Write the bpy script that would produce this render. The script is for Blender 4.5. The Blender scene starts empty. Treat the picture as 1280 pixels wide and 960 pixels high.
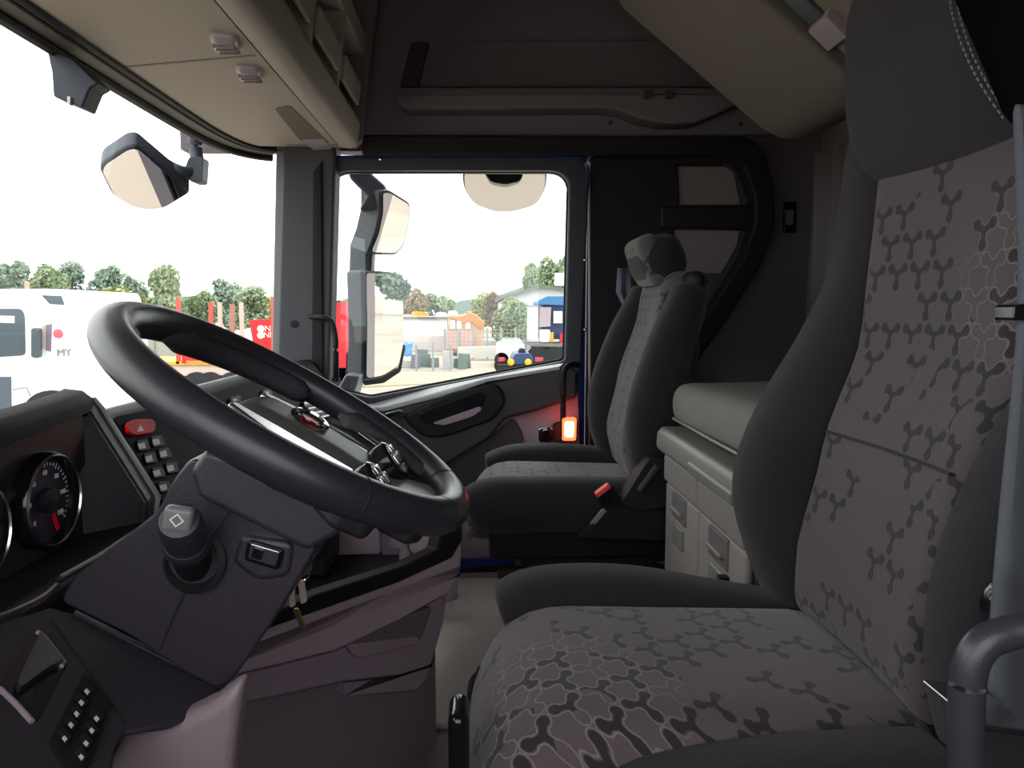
import bpy, bmesh, math, random
from mathutils import Vector, Matrix, noise
from math import sin, cos, pi, radians
random.seed(7)
SC = bpy.context.scene; COL = SC.collection

# ------------------------------------------------------------------ camera
F_PX = 900.0; EYE = Vector((0, 0, 0.85))
_p = math.atan(0.1); _y = math.atan(40 / 900 * cos(_p))
FWD = Vector((sin(_y) * cos(_p), cos(_y) * cos(_p), -sin(_p)))
RGT = Vector((cos(_y), -sin(_y), 0)); UP = RGT.cross(FWD)
cd = bpy.data.cameras.new('camera'); cam = bpy.data.objects.new('camera', cd); COL.objects.link(cam)
cd.sensor_width = 36; cd.lens = F_PX / 1280 * 36; cd.clip_start = 0.02; cd.clip_end = 2000
cam.matrix_world = Matrix(((RGT.x, UP.x, -FWD.x, EYE.x), (RGT.y, UP.y, -FWD.y, EYE.y), (RGT.z, UP.z, -FWD.z, EYE.z), (0, 0, 0, 1)))
SC.camera = cam
# ------------------------------------------------------------------ world, light, exposure
w = bpy.data.worlds.new('overcast_sky'); SC.world = w; w.use_nodes = True
nt = w.node_tree; bg = nt.nodes['Background']
tc = nt.nodes.new('ShaderNodeTexCoord'); sx = nt.nodes.new('ShaderNodeSeparateXYZ'); rp = nt.nodes.new('ShaderNodeValToRGB')
nt.links.new(tc.outputs['Generated'], sx.inputs[0]); nt.links.new(sx.outputs['Z'], rp.inputs[0]); nt.links.new(rp.outputs[0], bg.inputs['Color'])
rp.color_ramp.elements[0].color = (0.80, 0.86, 0.90, 1); rp.color_ramp.elements[1].color = (1, 1, 1, 1); rp.color_ramp.elements[1].position = 0.25
bg.inputs['Strength'].default_value = 2.2
sd = bpy.data.lights.new('sun', 'SUN'); sd.energy = 2.0; sd.angle = radians(15); sd.color = (1, 0.96, 0.9)
so = bpy.data.objects.new('sun', sd); COL.objects.link(so); so.rotation_euler = (radians(-38), radians(12), 0); so['label'] = 'hazy sun'
SC.view_settings.view_transform = 'Standard'; SC.view_settings.look = 'None'; SC.view_settings.gamma = 1
SC.view_settings.use_curve_mapping = False; SC.view_settings.exposure = 0.5

# ------------------------------------------------------------------ helpers
def ray(px, py):
    return FWD + RGT * ((px - 640) / F_PX) + UP * ((480 - py) / F_PX)
def PY(px, py, Y): d = ray(px, py); return EYE + d * (Y / d.y)
def PX(px, py, X): d = ray(px, py); return EYE + d * (X / d.x)
def PZ(px, py, z): d = ray(px, py); return EYE + d * ((z - EYE.z) / d.z)
def PL(px, py, a, b):     # vertical plane through plan points a, b
    d = ray(px, py); n = Vector((b[1] - a[1], a[0] - b[0], 0)); A = Vector((a[0], a[1], 0))
    return EYE + d * ((A - EYE).dot(n) / d.dot(n))
def Z(r): return EYE.z + r
def lin(c):
    return tuple((v / 255 / 12.92 if v / 255 <= 0.04045 else ((v / 255 + 0.055) / 1.055) ** 2.4) for v in c)
MATS = {}
def mat(name, rgb, rough=0.6, metal=0.0, bump=0.0, bscale=400, var=0.0, vscale=8, coat=0.0, emit=None, sheen=0.0, spec=0.5):
    if name in MATS: return MATS[name]
    m = bpy.data.materials.new(name); m.use_nodes = True; t = m.node_tree; b = t.nodes['Principled BSDF']
    c = (*rgb, 1)
    b.inputs['Base Color'].default_value = c; b.inputs['Roughness'].default_value = rough; b.inputs['Metallic'].default_value = metal
    b.inputs['Coat Weight'].default_value = coat; b.inputs['Specular IOR Level'].default_value = spec
    if sheen: b.inputs['Sheen Weight'].default_value = sheen; b.inputs['Sheen Roughness'].default_value = 0.4
    if emit: b.inputs['Emission Color'].default_value = (*emit[0], 1); b.inputs['Emission Strength'].default_value = emit[1]
    g = t.nodes.new('ShaderNodeTexCoord')
    if bump:
        n = t.nodes.new('ShaderNodeTexNoise'); n.inputs['Scale'].default_value = bscale; n.inputs['Detail'].default_value = 3
        t.links.new(g.outputs['Object'], n.inputs['Vector'])
        k = t.nodes.new('ShaderNodeBump'); k.inputs['Strength'].default_value = bump; k.inputs['Distance'].default_value = 0.002
        t.links.new(n.outputs[0], k.inputs['Height']); t.links.new(k.outputs[0], b.inputs['Normal'])
    if var:
        n = t.nodes.new('ShaderNodeTexNoise'); n.inputs['Scale'].default_value = vscale; n.inputs['Detail'].default_value = 5
        t.links.new(g.outputs['Object'], n.inputs['Vector'])
        x = t.nodes.new('ShaderNodeMix'); x.data_type = 'RGBA'
        x.inputs[6].default_value = (*[v * (1 - var) for v in rgb], 1); x.inputs[7].default_value = (*[min(1, v * (1 + var)) for v in rgb], 1)
        t.links.new(n.outputs[0], x.inputs[0]); t.links.new(x.outputs[2], b.inputs['Base Color'])
    MATS[name] = m; return m

def link(o, parent=None):
    COL.objects.link(o)
    if parent is not None:
        o.parent = parent; o.matrix_parent_inverse = parent.matrix_basis.inverted()
    return o
def empty(name, loc, label, cat, group=None):
    o = bpy.data.objects.new(name, None); o.empty_display_size = 0.05; o.location = loc; COL.objects.link(o)
    o['label'] = label; o['category'] = cat
    if group: o['group'] = group
    return o
def tag(o, label, cat, group=None):
    o['label'] = label; o['category'] = cat
    if group: o['group'] = group
    return o
def fin(name, bm, m, parent=None, bevel=0, seg=2, sub=0, sharp=40, label=None, structure=False, smooth=True, stuff=False, solid=0):
    bmesh.ops.recalc_face_normals(bm, faces=bm.faces)
    me = bpy.data.meshes.new(name); bm.to_mesh(me); bm.free()
    o = bpy.data.objects.new(name, me); link(o, parent)
    ms = m if isinstance(m, (list, tuple)) else [m]
    for x in ms: me.materials.append(x)
    if smooth:
        for p in me.polygons: p.use_smooth = True
        me.set_sharp_from_angle(angle=radians(sharp))
    if solid: s = o.modifiers.new('solid', 'SOLIDIFY'); s.thickness = solid; s.offset = 0
    if bevel:
        b = o.modifiers.new('bevel', 'BEVEL'); b.width = bevel; b.segments = seg; b.limit_method = 'ANGLE'; b.angle_limit = radians(35); b.harden_normals = False
        if smooth:
            for p in me.polygons: p.use_smooth = True
            me.set_sharp_from_angle(angle=radians(179)); 
            wn = o.modifiers.new('wn', 'WEIGHTED_NORMAL'); wn.keep_sharp = False
    if sub: s = o.modifiers.new('sub', 'SUBSURF'); s.levels = sub; s.render_levels = sub
    if label: o['label'] = label
    if structure: o['kind'] = 'structure'
    if stuff: o['kind'] = 'stuff'
    return o
def prism(bm, pts, vec):
    vec = Vector(vec); a = [bm.verts.new(p) for p in pts]; b = [bm.verts.new(Vector(p) + vec) for p in pts]; n = len(pts)
    bm.faces.new(a); bm.faces.new(list(reversed(b)))
    for i in range(n): bm.faces.new((a[i], b[i], b[(i + 1) % n], a[(i + 1) % n]))
def P(name, pts, vec, m, parent=None, **k):
    bm = bmesh.new(); prism(bm, pts, vec); return fin(name, bm, m, parent, **k)
def YP(name, pxs, Y, depth, m, parent=None, **k):      # outline measured on the plane Y, real depth behind it
    return P(name, [PY(x, y, Y) for x, y in pxs], (0, depth, 0), m, parent, **k)
def XZ(name, pts, Y0, Y1, m, parent=None, **k):         # XZ section (z from the eye), swept along Y
    return P(name, [Vector((x, Y0, Z(z))) for x, z in pts], (0, Y1 - Y0, 0), m, parent, **k)
def addbox(bm, c, s, M=None):
    r = bmesh.ops.create_cube(bm, size=1)['verts']
    for v in r:
        v.co = Vector((v.co.x * s[0], v.co.y * s[1], v.co.z * s[2]))
        if M: v.co = M @ v.co
        v.co += Vector(c)
def B(name, x0, x1, y0, y1, z0, z1, m, parent=None, **k):    # z absolute
    bm = bmesh.new(); addbox(bm, ((x0 + x1) / 2, (y0 + y1) / 2, (z0 + z1) / 2), (x1 - x0, y1 - y0, z1 - z0)); return fin(name, bm, m, parent, **k)
def smoothpath(pts, n=6, closed=False):
    pts = [Vector(p) for p in pts]; out = []; N = len(pts); rng = N if closed else N - 1
    for i in range(rng):
        p0 = pts[(i - 1) % N] if closed or i > 0 else pts[0]; p1 = pts[i]; p2 = pts[(i + 1) % N]
        p3 = pts[(i + 2) % N] if closed or i + 2 < N else pts[-1]
        for k in range(n):
            t = k / n
            out.append(0.5 * ((2 * p1) + (-p0 + p2) * t + (2 * p0 - 5 * p1 + 4 * p2 - p3) * t * t + (-p0 + 3 * p1 - 3 * p2 + p3) * t ** 3))
    if not closed: out.append(pts[-1])
    return out
def sweep(bm, pts, r, seg=12, closed=False, r2=None, up=Vector((0, 0, 1)), caps=True, rfun=None):
    pts = [Vector(p) for p in pts]; n = len(pts); rings = []
    for i, p in enumerate(pts):
        a = pts[(i - 1) % n] if closed or i else pts[0]; b = pts[(i + 1) % n] if closed or i < n - 1 else pts[-1]
        d = (b - a).normalized(); s = d.cross(up)
        if s.length < 1e-3: s = d.cross(Vector((1, 0, 0)))
        s.normalize(); u = s.cross(d); q = rfun(i / n) if rfun else 1
        rings.append([bm.verts.new(p + s * cos(2 * pi * k / seg) * r * q + u * sin(2 * pi * k / seg) * (r2 or r) * q) for k in range(seg)])
    for i in range(n if closed else n - 1):
        A = rings[i]; Bq = rings[(i + 1) % n]
        for k in range(seg): bm.faces.new((A[k], A[(k + 1) % seg], Bq[(k + 1) % seg], Bq[k]))
    if not closed and caps: bm.faces.new(rings[0]); bm.faces.new(list(reversed(rings[-1])))
def T(name, pts, r, m, parent=None, seg=12, closed=False, r2=None, up=Vector((0, 0, 1)), **k):
    bm = bmesh.new(); sweep(bm, pts, r, seg, closed, r2, up); return fin(name, bm, m, parent, **k)
def lathe(bm, prof, O, ax, seg=32, caps=True):     # prof: (radius, height along ax)
    ax = Vector(ax).normalized(); s = ax.cross(Vector((0, 0, 1)))
    if s.length < 1e-3: s = Vector((1, 0, 0))
    s.normalize(); u = s.cross(ax); O = Vector(O); rings = []
    for r, h in prof: rings.append([bm.verts.new(O + ax * h + (s * cos(2 * pi * k / seg) + u * sin(2 * pi * k / seg)) * max(r, 1e-5)) for k in range(seg)])
    for i in range(len(rings) - 1):
        for k in range(seg): bm.faces.new((rings[i][k], rings[i][(k + 1) % seg], rings[i + 1][(k + 1) % seg], rings[i + 1][k]))
    if caps: bm.faces.new(rings[0]); bm.faces.new(list(reversed(rings[-1])))
def L(name, prof, O, ax, m, parent=None, seg=32, caps=True, **k):
    bm = bmesh.new(); lathe(bm, prof, O, ax, seg, caps); return fin(name, bm, m, parent, **k)
def rbox(size, r, n=10, fn=None, uvfn=None):
    """rounded box, centred on 0, deformed by fn(Vector)->Vector, uv from the undeformed point"""
    bm = bmesh.new(); uvl = bm.loops.layers.uv.new('UVMap'); hx = [s / 2 for s in size]
    def cs(h):
        rr = min(r, h * 0.999); k = 4
        c = [-h + rr * (1 - cos(pi / 2 * i / k)) for i in range(k)]; inner = [-(h - rr) + 2 * (h - rr) * i / n for i in range(n + 1)]
        return c + inner + [-v for v in reversed(c)]
    gx = [cs(h) for h in hx]; key = {}
    def vert(p):
        k = tuple(round(v, 6) for v in p)
        if k in key: return key[k]
        rr = [min(r, h * 0.999) for h in hx]
        q = Vector([max(-(h - a), min(h - a, v)) for v, h, a in zip(p, hx, rr)]); d = Vector(p) - q
        if d.length > 1e-9:
            m = max(abs(d[i]) / rr[i] for i in range(3)); nn = Vector([d[i] / rr[i] for i in range(3)]); nn.normalize()
            q = q + Vector([nn[i] * rr[i] * m for i in range(3)])
        v = bm.verts.new(fn(q) if fn else q); key[k] = (v, q); return key[k]
    for ax in range(3):
        u, v = [(1, 2), (0, 2), (0, 1)][ax]
        for s in (-1, 1):
            for i in range(len(gx[u]) - 1):
                for j in range(len(gx[v]) - 1):
                    c = []
                    for (a, b) in ((i, j), (i + 1, j), (i + 1, j + 1), (i, j + 1)):
                        p = [0, 0, 0]; p[ax] = s * hx[ax]; p[u] = gx[u][a]; p[v] = gx[v][b]; c.append(vert(p))
                    try: f = bm.faces.new([x[0] for x in c])
                    except ValueError: continue
                    for lp, x in zip(f.loops, c):
                        lp[uvl].uv = uvfn(x[1]) if uvfn else (x[1].x, x[1].y)
    return bm
def RB(name, c, size, r, m, parent=None, n=4, M=None, fn=None, **k):
    c = Vector(c)
    def g(q):
        q = fn(q) if fn else q
        return (M @ q if M else q) + c
    return fin(name, rbox(size, r, n, g), m, parent, sharp=80, **k)
def lerp(a, b, t): return a + (b - a) * t
def interp(tab, x):
    if x <= tab[0][0]: return tab[0][1]
    for (a, b), (c, d) in zip(tab, tab[1:]):
        if x <= c: t = (x - a) / (c - a); t = t * t * (3 - 2 * t) * 0.5 + t * 0.5; return lerp(b, d, t)
    return tab[-1][1]
def text(name, s, M, size, m, parent=None, ext=0.0004):
    c = bpy.data.curves.new(name, 'FONT'); c.body = s; c.size = size; c.extrude = ext; c.align_x = 'CENTER'; c.align_y = 'CENTER'; c.resolution_u = 2
    o = bpy.data.objects.new(name, c); COL.objects.link(o)
    dg = bpy.context.evaluated_depsgraph_get(); me = bpy.data.meshes.new_from_object(o.evaluated_get(dg)); bpy.data.objects.remove(o)
    me.transform(M); o = bpy.data.objects.new(name, me); me.materials.clear(); me.materials.append(m); link(o, parent); return o
def frame(O, xax, yax):        # matrix with local x, y given, z = x cross y
    x = Vector(xax).normalized(); z = x.cross(Vector(yax)).normalized(); y = z.cross(x)
    return Matrix(((x.x, y.x, z.x, O[0]), (x.y, y.y, z.y, O[1]), (x.z, y.z, z.z, O[2]), (0, 0, 0, 1)))

# ------------------------------------------------------------------ materials
BLK = mat('black_plastic', lin((31, 29, 33)), 0.55, bump=0.25, bscale=900, spec=0.25)
BLK2 = mat('dark_dash_plastic', lin((54, 50, 57)), 0.6, bump=0.3, bscale=900, spec=0.25)
SHR = mat('column_plastic', lin((51, 46, 54)), 0.34, bump=0.25, bscale=900)
GLOSS = mat('gloss_black', lin((22, 22, 25)), 0.12)
RUB = mat('rubber', lin((28, 28, 30)), 0.7)
PUR = mat('grey_mauve_plastic', lin((186, 165, 178)), 0.5, bump=0.25, bscale=800)
PURD = mat('dark_mauve_plastic', lin((158, 141, 154)), 0.55, bump=0.25, bscale=800)
BEI = mat('beige_plastic', lin((156, 149, 138)), 0.6, bump=0.2, bscale=800)
BEID = mat('olive_grey_strip', lin((104, 102, 92)), 0.6)
LGR = mat('light_grey_plastic', lin((116, 114, 110)), 0.45, bump=0.1, bscale=500)
LGM = mat('mid_grey_locker', lin((126, 121, 118)), 0.55, bump=0.1, bscale=500)
HEAD = mat('headliner_fabric', lin((128, 121, 128)), 0.95, bump=0.5, bscale=1200, sheen=0.1)
WALLF = mat('rear_wall_fabric', lin((120, 113, 117)), 0.95, bump=0.5, bscale=1200)
DARKF = mat('dark_trim', lin((64, 60, 66)), 0.7)
PLUSH = mat('plush_dark_velour', lin((42, 38, 42)), 0.95, bump=0.6, bscale=1500, var=0.28, vscale=12, sheen=0.1)
PLUSHD = mat('plush_black_velour', lin((31, 30, 31)), 0.95, bump=0.6, bscale=1500, var=0.2, vscale=14, sheen=0.15)
MATTR = mat('mattress_cloth', lin((120, 117, 112)), 0.95, bump=0.5, bscale=1000, var=0.06)
CARP = mat('carpet_black', lin((134, 122, 131)), 0.95, bump=0.8, bscale=900)
MATM = mat('floor_mat_grey', lin((178, 169, 164)), 0.9, bump=0.8, bscale=700, var=0.08)
LEA = mat('wheel_leather', lin((44, 41, 48)), 0.34, bump=0.15, bscale=1100, coat=0.1)
LEAG = mat('perforated_leather', lin((44, 40, 48)), 0.33, bump=0.9, bscale=700)
CHR = mat('chrome', (0.8, 0.8, 0.8), 0.08, metal=1)
SAT = mat('satin_silver', (0.62, 0.62, 0.64), 0.22, metal=1)
WHT = mat('white_print', lin((225, 225, 225)), 0.5)
BLUE = mat('blue_cab_paint', lin((20, 50, 125)), 0.2, coat=0.8)
REDP = mat('red_switch', lin((235, 8, 22)), 0.5, spec=0.15)
REDB = mat('red_buckle', lin((235, 60, 60)), 0.4)
REDL = mat('red_lamp', (0.8, 0.02, 0.01), 0.3, emit=((1.0, 0.06, 0.02), 5.0))
REDC = mat('red_lamp_core', (1, 0.5, 0.3), 0.3, emit=((1.0, 0.30, 0.14), 6.0))
MIR = mat('mirror_glass', (0.92, 0.9, 0.88), 0.015, metal=1)
STRAP = mat('belt_webbing', lin((88, 92, 99)), 0.8, bump=0.5, bscale=1400)
MIRH = mat('mirror_housing', lin((50, 56, 68)), 0.5)
LENS = mat('lamp_lens', lin((165, 158, 168)), 0.25)
BRASS = mat('brass_key', (0.5, 0.36, 0.16), 0.35, metal=1)
KEYP = mat('pale_keyring', lin((215, 190, 185)), 0.35)

def glassmat():
    m = bpy.data.materials.new('window_glass'); m.use_nodes = True; t = m.node_tree
    for n in list(t.nodes): t.nodes.remove(n)
    o = t.nodes.new('ShaderNodeOutputMaterial'); a = t.nodes.new('ShaderNodeBsdfTransparent'); g = t.nodes.new('ShaderNodeBsdfGlossy'); x = t.nodes.new('ShaderNodeMixShader')
    a.inputs[0].default_value = (0.93, 0.96, 0.95, 1); g.inputs['Roughness'].default_value = 0.0; x.inputs[0].default_value = 0.035
    t.links.new(a.outputs[0], x.inputs[1]); t.links.new(g.outputs[0], x.inputs[2]); t.links.new(x.outputs[0], o.inputs[0]); return m
GLASS = glassmat()

def fabric(name, s, base, dark, line, thr=0.5, mask=(0, 0, 0.1), rot=0.0):
    """woven upholstery: three-lobed motifs on a hexagonal lattice, thin pale outlines in patches"""
    m = bpy.data.materials.new(name); m.use_nodes = True; t = m.node_tree; b = t.nodes['Principled BSDF']; ln = t.links.new
    b.inputs['Roughness'].default_value = 0.95; b.inputs['Sheen Weight'].default_value = 0.2
    def put(sock, v):
        if isinstance(v, bpy.types.NodeSocket): ln(v, sock)
        elif v is not None: sock.default_value = v
    def M(op, a, c=None, d=None):
        n = t.nodes.new('ShaderNodeMath'); n.operation = op; put(n.inputs[0], a); put(n.inputs[1], c)
        if d is not None: put(n.inputs[2], d)
        return n.outputs[0]
    def V(op, a, c=None, out=0, sc=None):
        n = t.nodes.new('ShaderNodeVectorMath'); n.operation = op; put(n.inputs[0], a); put(n.inputs[1], c)
        if sc is not None: put(n.inputs['Scale'], sc)
        return n.outputs[out]
    uv = t.nodes.new('ShaderNodeUVMap'); uv.uv_map = 'UVMap'
    wn = t.nodes.new('ShaderNodeTexNoise'); wn.inputs['Scale'].default_value = 40; ln(uv.outputs[0], wn.inputs['Vector'])
    mp = t.nodes.new('ShaderNodeMapping'); mp.inputs['Rotation'].default_value = (0, 0, rot); ln(uv.outputs[0], mp.inputs['Vector'])
    p = V('SCALE', mp.outputs[0], sc=1 / s); p = V('MULTIPLY', p, (1, 1, 0))
    big = t.nodes.new('ShaderNodeTexNoise'); big.inputs['Scale'].default_value = 7; big.inputs['Detail'].default_value = 1; ln(uv.outputs[0], big.inputs['Vector'])
    big2 = t.nodes.new('ShaderNodeTexNoise'); big2.inputs['Scale'].default_value = 5.5; big2.inputs['Detail'].default_value = 1; off = V('ADD', uv.outputs[0], (3.3, 1.7, 0)); ln(off, big2.inputs['Vector'])
    ds = []; al = []
    for k, o in enumerate(((0.0, 0.0), (0.5, 0.866))):
        q = V('SUBTRACT', p, (o[0], o[1], 0)); c = V('FLOOR', V('ADD', V('DIVIDE', q, (1, 1.732, 1)), (0.5, 0.5, 0.5)))
        l = V('MULTIPLY', V('SUBTRACT', q, V('MULTIPLY', c, (1, 1.732, 1))), (1, 1, 0))
        rn = t.nodes.new('ShaderNodeTexWhiteNoise'); ln(V('ADD', c, (7.1 * k + 0.3, 2.3, 5)), rn.inputs['Vector']); d = None
        for a in (30, 150, 270):
            dv = (cos(radians(a)), sin(radians(a)), 0); tt = M('MINIMUM', M('MAXIMUM', V('DOT_PRODUCT', l, dv, 1), 0.0), 0.33)
            e = M('SUBTRACT', V('LENGTH', V('SUBTRACT', l, V('SCALE', dv, sc=tt)), out=1), 0.078)
            e2 = M('SUBTRACT', V('LENGTH', V('SUBTRACT', l, tuple(0.345 * v for v in dv)), out=1), 0.142)
            e = M('SMOOTH_MIN', e, e2, 0.06); d = e if d is None else M('SMOOTH_MIN', d, e, 0.05)
        al.append(d)
        act = M('GREATER_THAN', M('ADD', rn.outputs[0], M('MULTIPLY', M('SUBTRACT', big.outputs[0], 0.5), 1.6)), thr)
        ds.append((M('ADD', d, M('MULTIPLY', M('SUBTRACT', 1.0, act), 9.0)), rn.outputs[0]))
    d = M('MINIMUM', ds[0][0], ds[1][0]); da = M('MINIMUM', al[0], al[1])
    def ramp(v, a, c):
        n = t.nodes.new('ShaderNodeMapRange'); n.inputs[1].default_value = a; n.inputs[2].default_value = c; ln(v, n.inputs[0]); return n.outputs[0]
    fd = ramp(d, 0.012, -0.012)
    fl = M('MULTIPLY', ramp(M('ABSOLUTE', M('SUBTRACT', da, 0.040)), 0.024, 0.010), ramp(M('ADD', V('LENGTH', V('SUBTRACT', uv.outputs[0], (mask[0], mask[1], 0)), out=1), M('MULTIPLY', M('SUBTRACT', big2.outputs[0], 0.5), 0.12)), mask[2] + 0.02, mask[2] - 0.02))
    x = t.nodes.new('ShaderNodeMix'); x.data_type = 'RGBA'; x.inputs[6].default_value = (*base, 1); x.inputs[7].default_value = (*dark, 1); ln(M('MULTIPLY', fd, 0.93), x.inputs[0])
    y = t.nodes.new('ShaderNodeMix'); y.data_type = 'RGBA'; y.inputs[7].default_value = (*line, 1); ln(x.outputs[2], y.inputs[6]); ln(M('MULTIPLY', fl, 0.8), y.inputs[0])
    z = t.nodes.new('ShaderNodeMix'); z.data_type = 'RGBA'; z.blend_type = 'MULTIPLY'; z.inputs[0].default_value = 1; ln(y.outputs[2], z.inputs[6])
    fn = t.nodes.new('ShaderNodeTexNoise'); fn.inputs['Scale'].default_value = 500; ln(uv.outputs[0], fn.inputs['Vector'])
    g = ramp(fn.outputs[0], 0.2, 0.8); g = M('ADD', M('MULTIPLY', g, 0.35), 0.82); cb = t.nodes.new('ShaderNodeCombineXYZ')
    for i in range(3): ln(g, cb.inputs[i])
    ln(cb.outputs[0], z.inputs[7]); ln(z.outputs[2], b.inputs['Base Color'])
    k = t.nodes.new('ShaderNodeBump'); k.inputs['Strength'].default_value = 0.5; k.inputs['Distance'].default_value = 0.002
    ln(M('ADD', fn.outputs[0], M('MULTIPLY', fd, -0.6)), k.inputs['Height']); ln(k.outputs[0], b.inputs['Normal'])
    return m
FAB = fabric('patterned_seat_cloth', 0.041, lin((90, 80, 86)), lin((37, 34, 37)), lin((135, 122, 120)), thr=0.46, mask=(0.20, 0.50, 0.13))
FABB = fabric('patterned_back_cloth', 0.041, lin((82, 73, 78)), lin((36, 33, 35)), lin((122, 112, 111)), thr=0.46, mask=(0.15, 0.70, 0.09))
FABP = fabric('patterned_seat_cloth_passenger', 0.041, lin((86, 82, 81)), lin((42, 40, 42)), lin((150, 140, 136)))
# ------------------------------------------------------------------ cab shell (cab floor is z=0, eye 0.85 above it)
YD = 2.35      # inner plane of the far door
YN = -0.12
YW = -0.12      # inner plane of the unseen near wall, behind the camera
HZ = 1.10      # ceiling above the eye
B('floor', -0.95, 1.2, YN - 0.05, YD + 0.05, -0.05, 0.0, CARP, structure=True)
B('ceiling', -0.95, 1.2, YN - 0.06, 2.5, Z(HZ), Z(HZ) + 0.04, HEAD, structure=True)
B('wall_rear', 1.15, 1.2, YN - 0.06, 2.5, 0, Z(HZ), WALLF, structure=True)
B('wall_front', -1.0, -0.95, YN - 0.06, 2.42, 0, Z(-0.30), DARKF, structure=True)
B('trim_1', -0.84, -0.79, YN - 0.06, 2.42, Z(0.57), Z(HZ), HEAD, structure=True)
# far side wall: upper part, rear quarter
def wall_right():
    o = B('wall_right', -0.95, 0.36, 2.40, 2.46, Z(0.515), Z(HZ), HEAD, structure=True)
    B('rear_quarter_panel', 0.36, 1.16, 2.44, 2.50, 0, Z(HZ), WALLF, o)
    # upper wall lining in front of the rear quarter
    YP('lining_panel', [(462, -60), (1030, -60), (1030, 60), (965, 168), (440, 168)], 2.39, 0.05, HEAD, o)
    return o
WR = wall_right()
# recess and shelf above the door
sh = empty('side_shelf', PY(700, 120, 2.36), 'dark grey moulded shelf ledge on side wall above passenger door window', 'shelf')
YP('recess_panel', [(536, 56), (560, 50), (860, 50), (905, 108), (524, 108)], 2.375, 0.012, WALLF, sh, bevel=0.004)
YP('recess_shade', [(514, 52), (536, 52), (522, 108), (500, 108)], 2.370, 0.018, DARKF, sh, bevel=0.003)  # dark strip stands for the shade at the recess end
YP('ledge', [(492, 112), (500, 108), (925, 108), (932, 116), (930, 126), (905, 138), (870, 153), (830, 154), (800, 148), (775, 138), (755, 135), (510, 136), (496, 128)], 2.30, 0.09, mat('ledge_grey', lin((118, 110, 116)), 0.8), sh, bevel=0.01, seg=3)
YP('ledge_lip', [(500, 109), (925, 109), (930, 117), (500, 117)], 2.285, 0.02, mat('ledge_lip_grey', lin((100, 94, 98)), 0.8), sh, bevel=0.004)
for x in (810, 837): YP('clip', [(x - 4, 112), (x + 4, 112), (x + 4, 122), (x - 4, 122)], 2.275, 0.02, DARKF, sh, bevel=0.002)
for x, y in ((763, 153), (926, 155)): L('screw_cap', [(0.008, 0), (0.006, 0.004), (0, 0.005)], PY(x, y, 2.388), (0, -1, 0), DARKF, sh, seg=12)
# dark header strip over the door, running on into the looped trim of the rear side window
ringo = [(452, 168), (930, 170), (946, 178), (957, 195), (968, 230), (969, 280), (952, 330), (905, 405), (872, 452)]
ringi = [(452, 194), (905, 194), (922, 200), (932, 212), (944, 245), (945, 275), (930, 322), (890, 385), (872, 410)]
tr = YP('trim_2', ringo + list(reversed(ringi)), 2.30, 0.10, BLK, bevel=0.008, seg=3, structure=True)
YP('trim_3', [(736, 186), (912, 190), (930, 205), (944, 262), (930, 330), (866, 440), (862, 720), (738, 720)], 2.372, 0.03, DARKF, structure=True, bevel=0.004)
qw = empty('rear_side_window', PY(890, 260, 2.36), 'blanked dark framed rear side window panel behind passenger seat with crossing bar', 'window panel')
YP('upper_panel', [(846, 208), (908, 208), (918, 216), (926, 256), (846, 256)], 2.366, 0.006, mat('quarter_cloth', lin((125, 116, 116)), 0.9), qw, bevel=0.003)
YP('lower_panel', [(832, 286), (925, 286), (922, 306), (902, 342), (862, 342), (846, 330)], 2.366, 0.006, mat('quarter_cloth', (0, 0, 0)), qw, bevel=0.003)
YP('cross_bar', [(826, 257), (940, 256), (950, 262), (952, 276), (944, 287), (826, 285)], 2.325, 0.045, BLK, qw, bevel=0.01, seg=3)
YP('top_shadow_rail', [(846, 196), (915, 198), (900, 206), (846, 205)], 2.345, 0.025, BLK, qw, bevel=0.003)
sw = empty('bunk_wall_switch', PY(988, 272, 2.43), 'small black rocker switch set in rear side wall above bunk', 'switch')
YP('bezel', [(981, 252), (996, 252), (995, 291), (980, 291)], 2.425, 0.016, GLOSS, sw, bevel=0.003)
YP('rocker', [(983, 262), (993, 262), (992, 281), (983, 281)], 2.417, 0.012, LGM, sw, bevel=0.003)
# pillar between door and rear quarter, seat belt pillar cover
YP('trim_4', [(738, 190), (846, 190), (850, 250), (842, 300), (800, 330), (790, 700), (738, 700)], 2.352, 0.03, BLK, structure=True, bevel=0.006)
# folds of the rear corner curtain
cw = bmesh.new(); n = 60; rows = []
for i in range(n + 1):
    t = i / n; x = 1.085 + 0.018 * sin(t * 40); y = lerp(2.37, 1.75, t); rows.append([cw.verts.new((x + 0.008 * sin(t * 23 + z), y, lerp(Z(-0.22), Z(0.50), z))) for z in (0, 0.5, 1)])
for i in range(n):
    for j in range(2): cw.faces.new((rows[i][j], rows[i + 1][j], rows[i + 1][j + 1], rows[i][j + 1]))
tag(fin('bunk_curtain', cw, mat('curtain_grey', lin((112, 106, 108)), 0.95, bump=0.4), solid=0.003), 'grey pleated bunk curtain hanging at rear wall under folded upper bunk', 'curtain')
# unseen near wall and closed lower door, added behind the camera to cut light
wl = B('wall_left', 0.40, 1.2, YW - 0.06, YW, 0, Z(HZ), WALLF, structure=True)
B('upper_panel', -0.95, 0.40, YW - 0.06, YW, Z(0.50), Z(HZ), HEAD, wl)
B('front_pillar', -0.76, -0.66, YW - 0.06, YW, Z(-0.20), Z(0.50), BLK, wl)
B('unseen_door_panel', -0.98, 0.40, YW - 0.06, YW, 0, Z(-0.20), PURD, wl)

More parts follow.
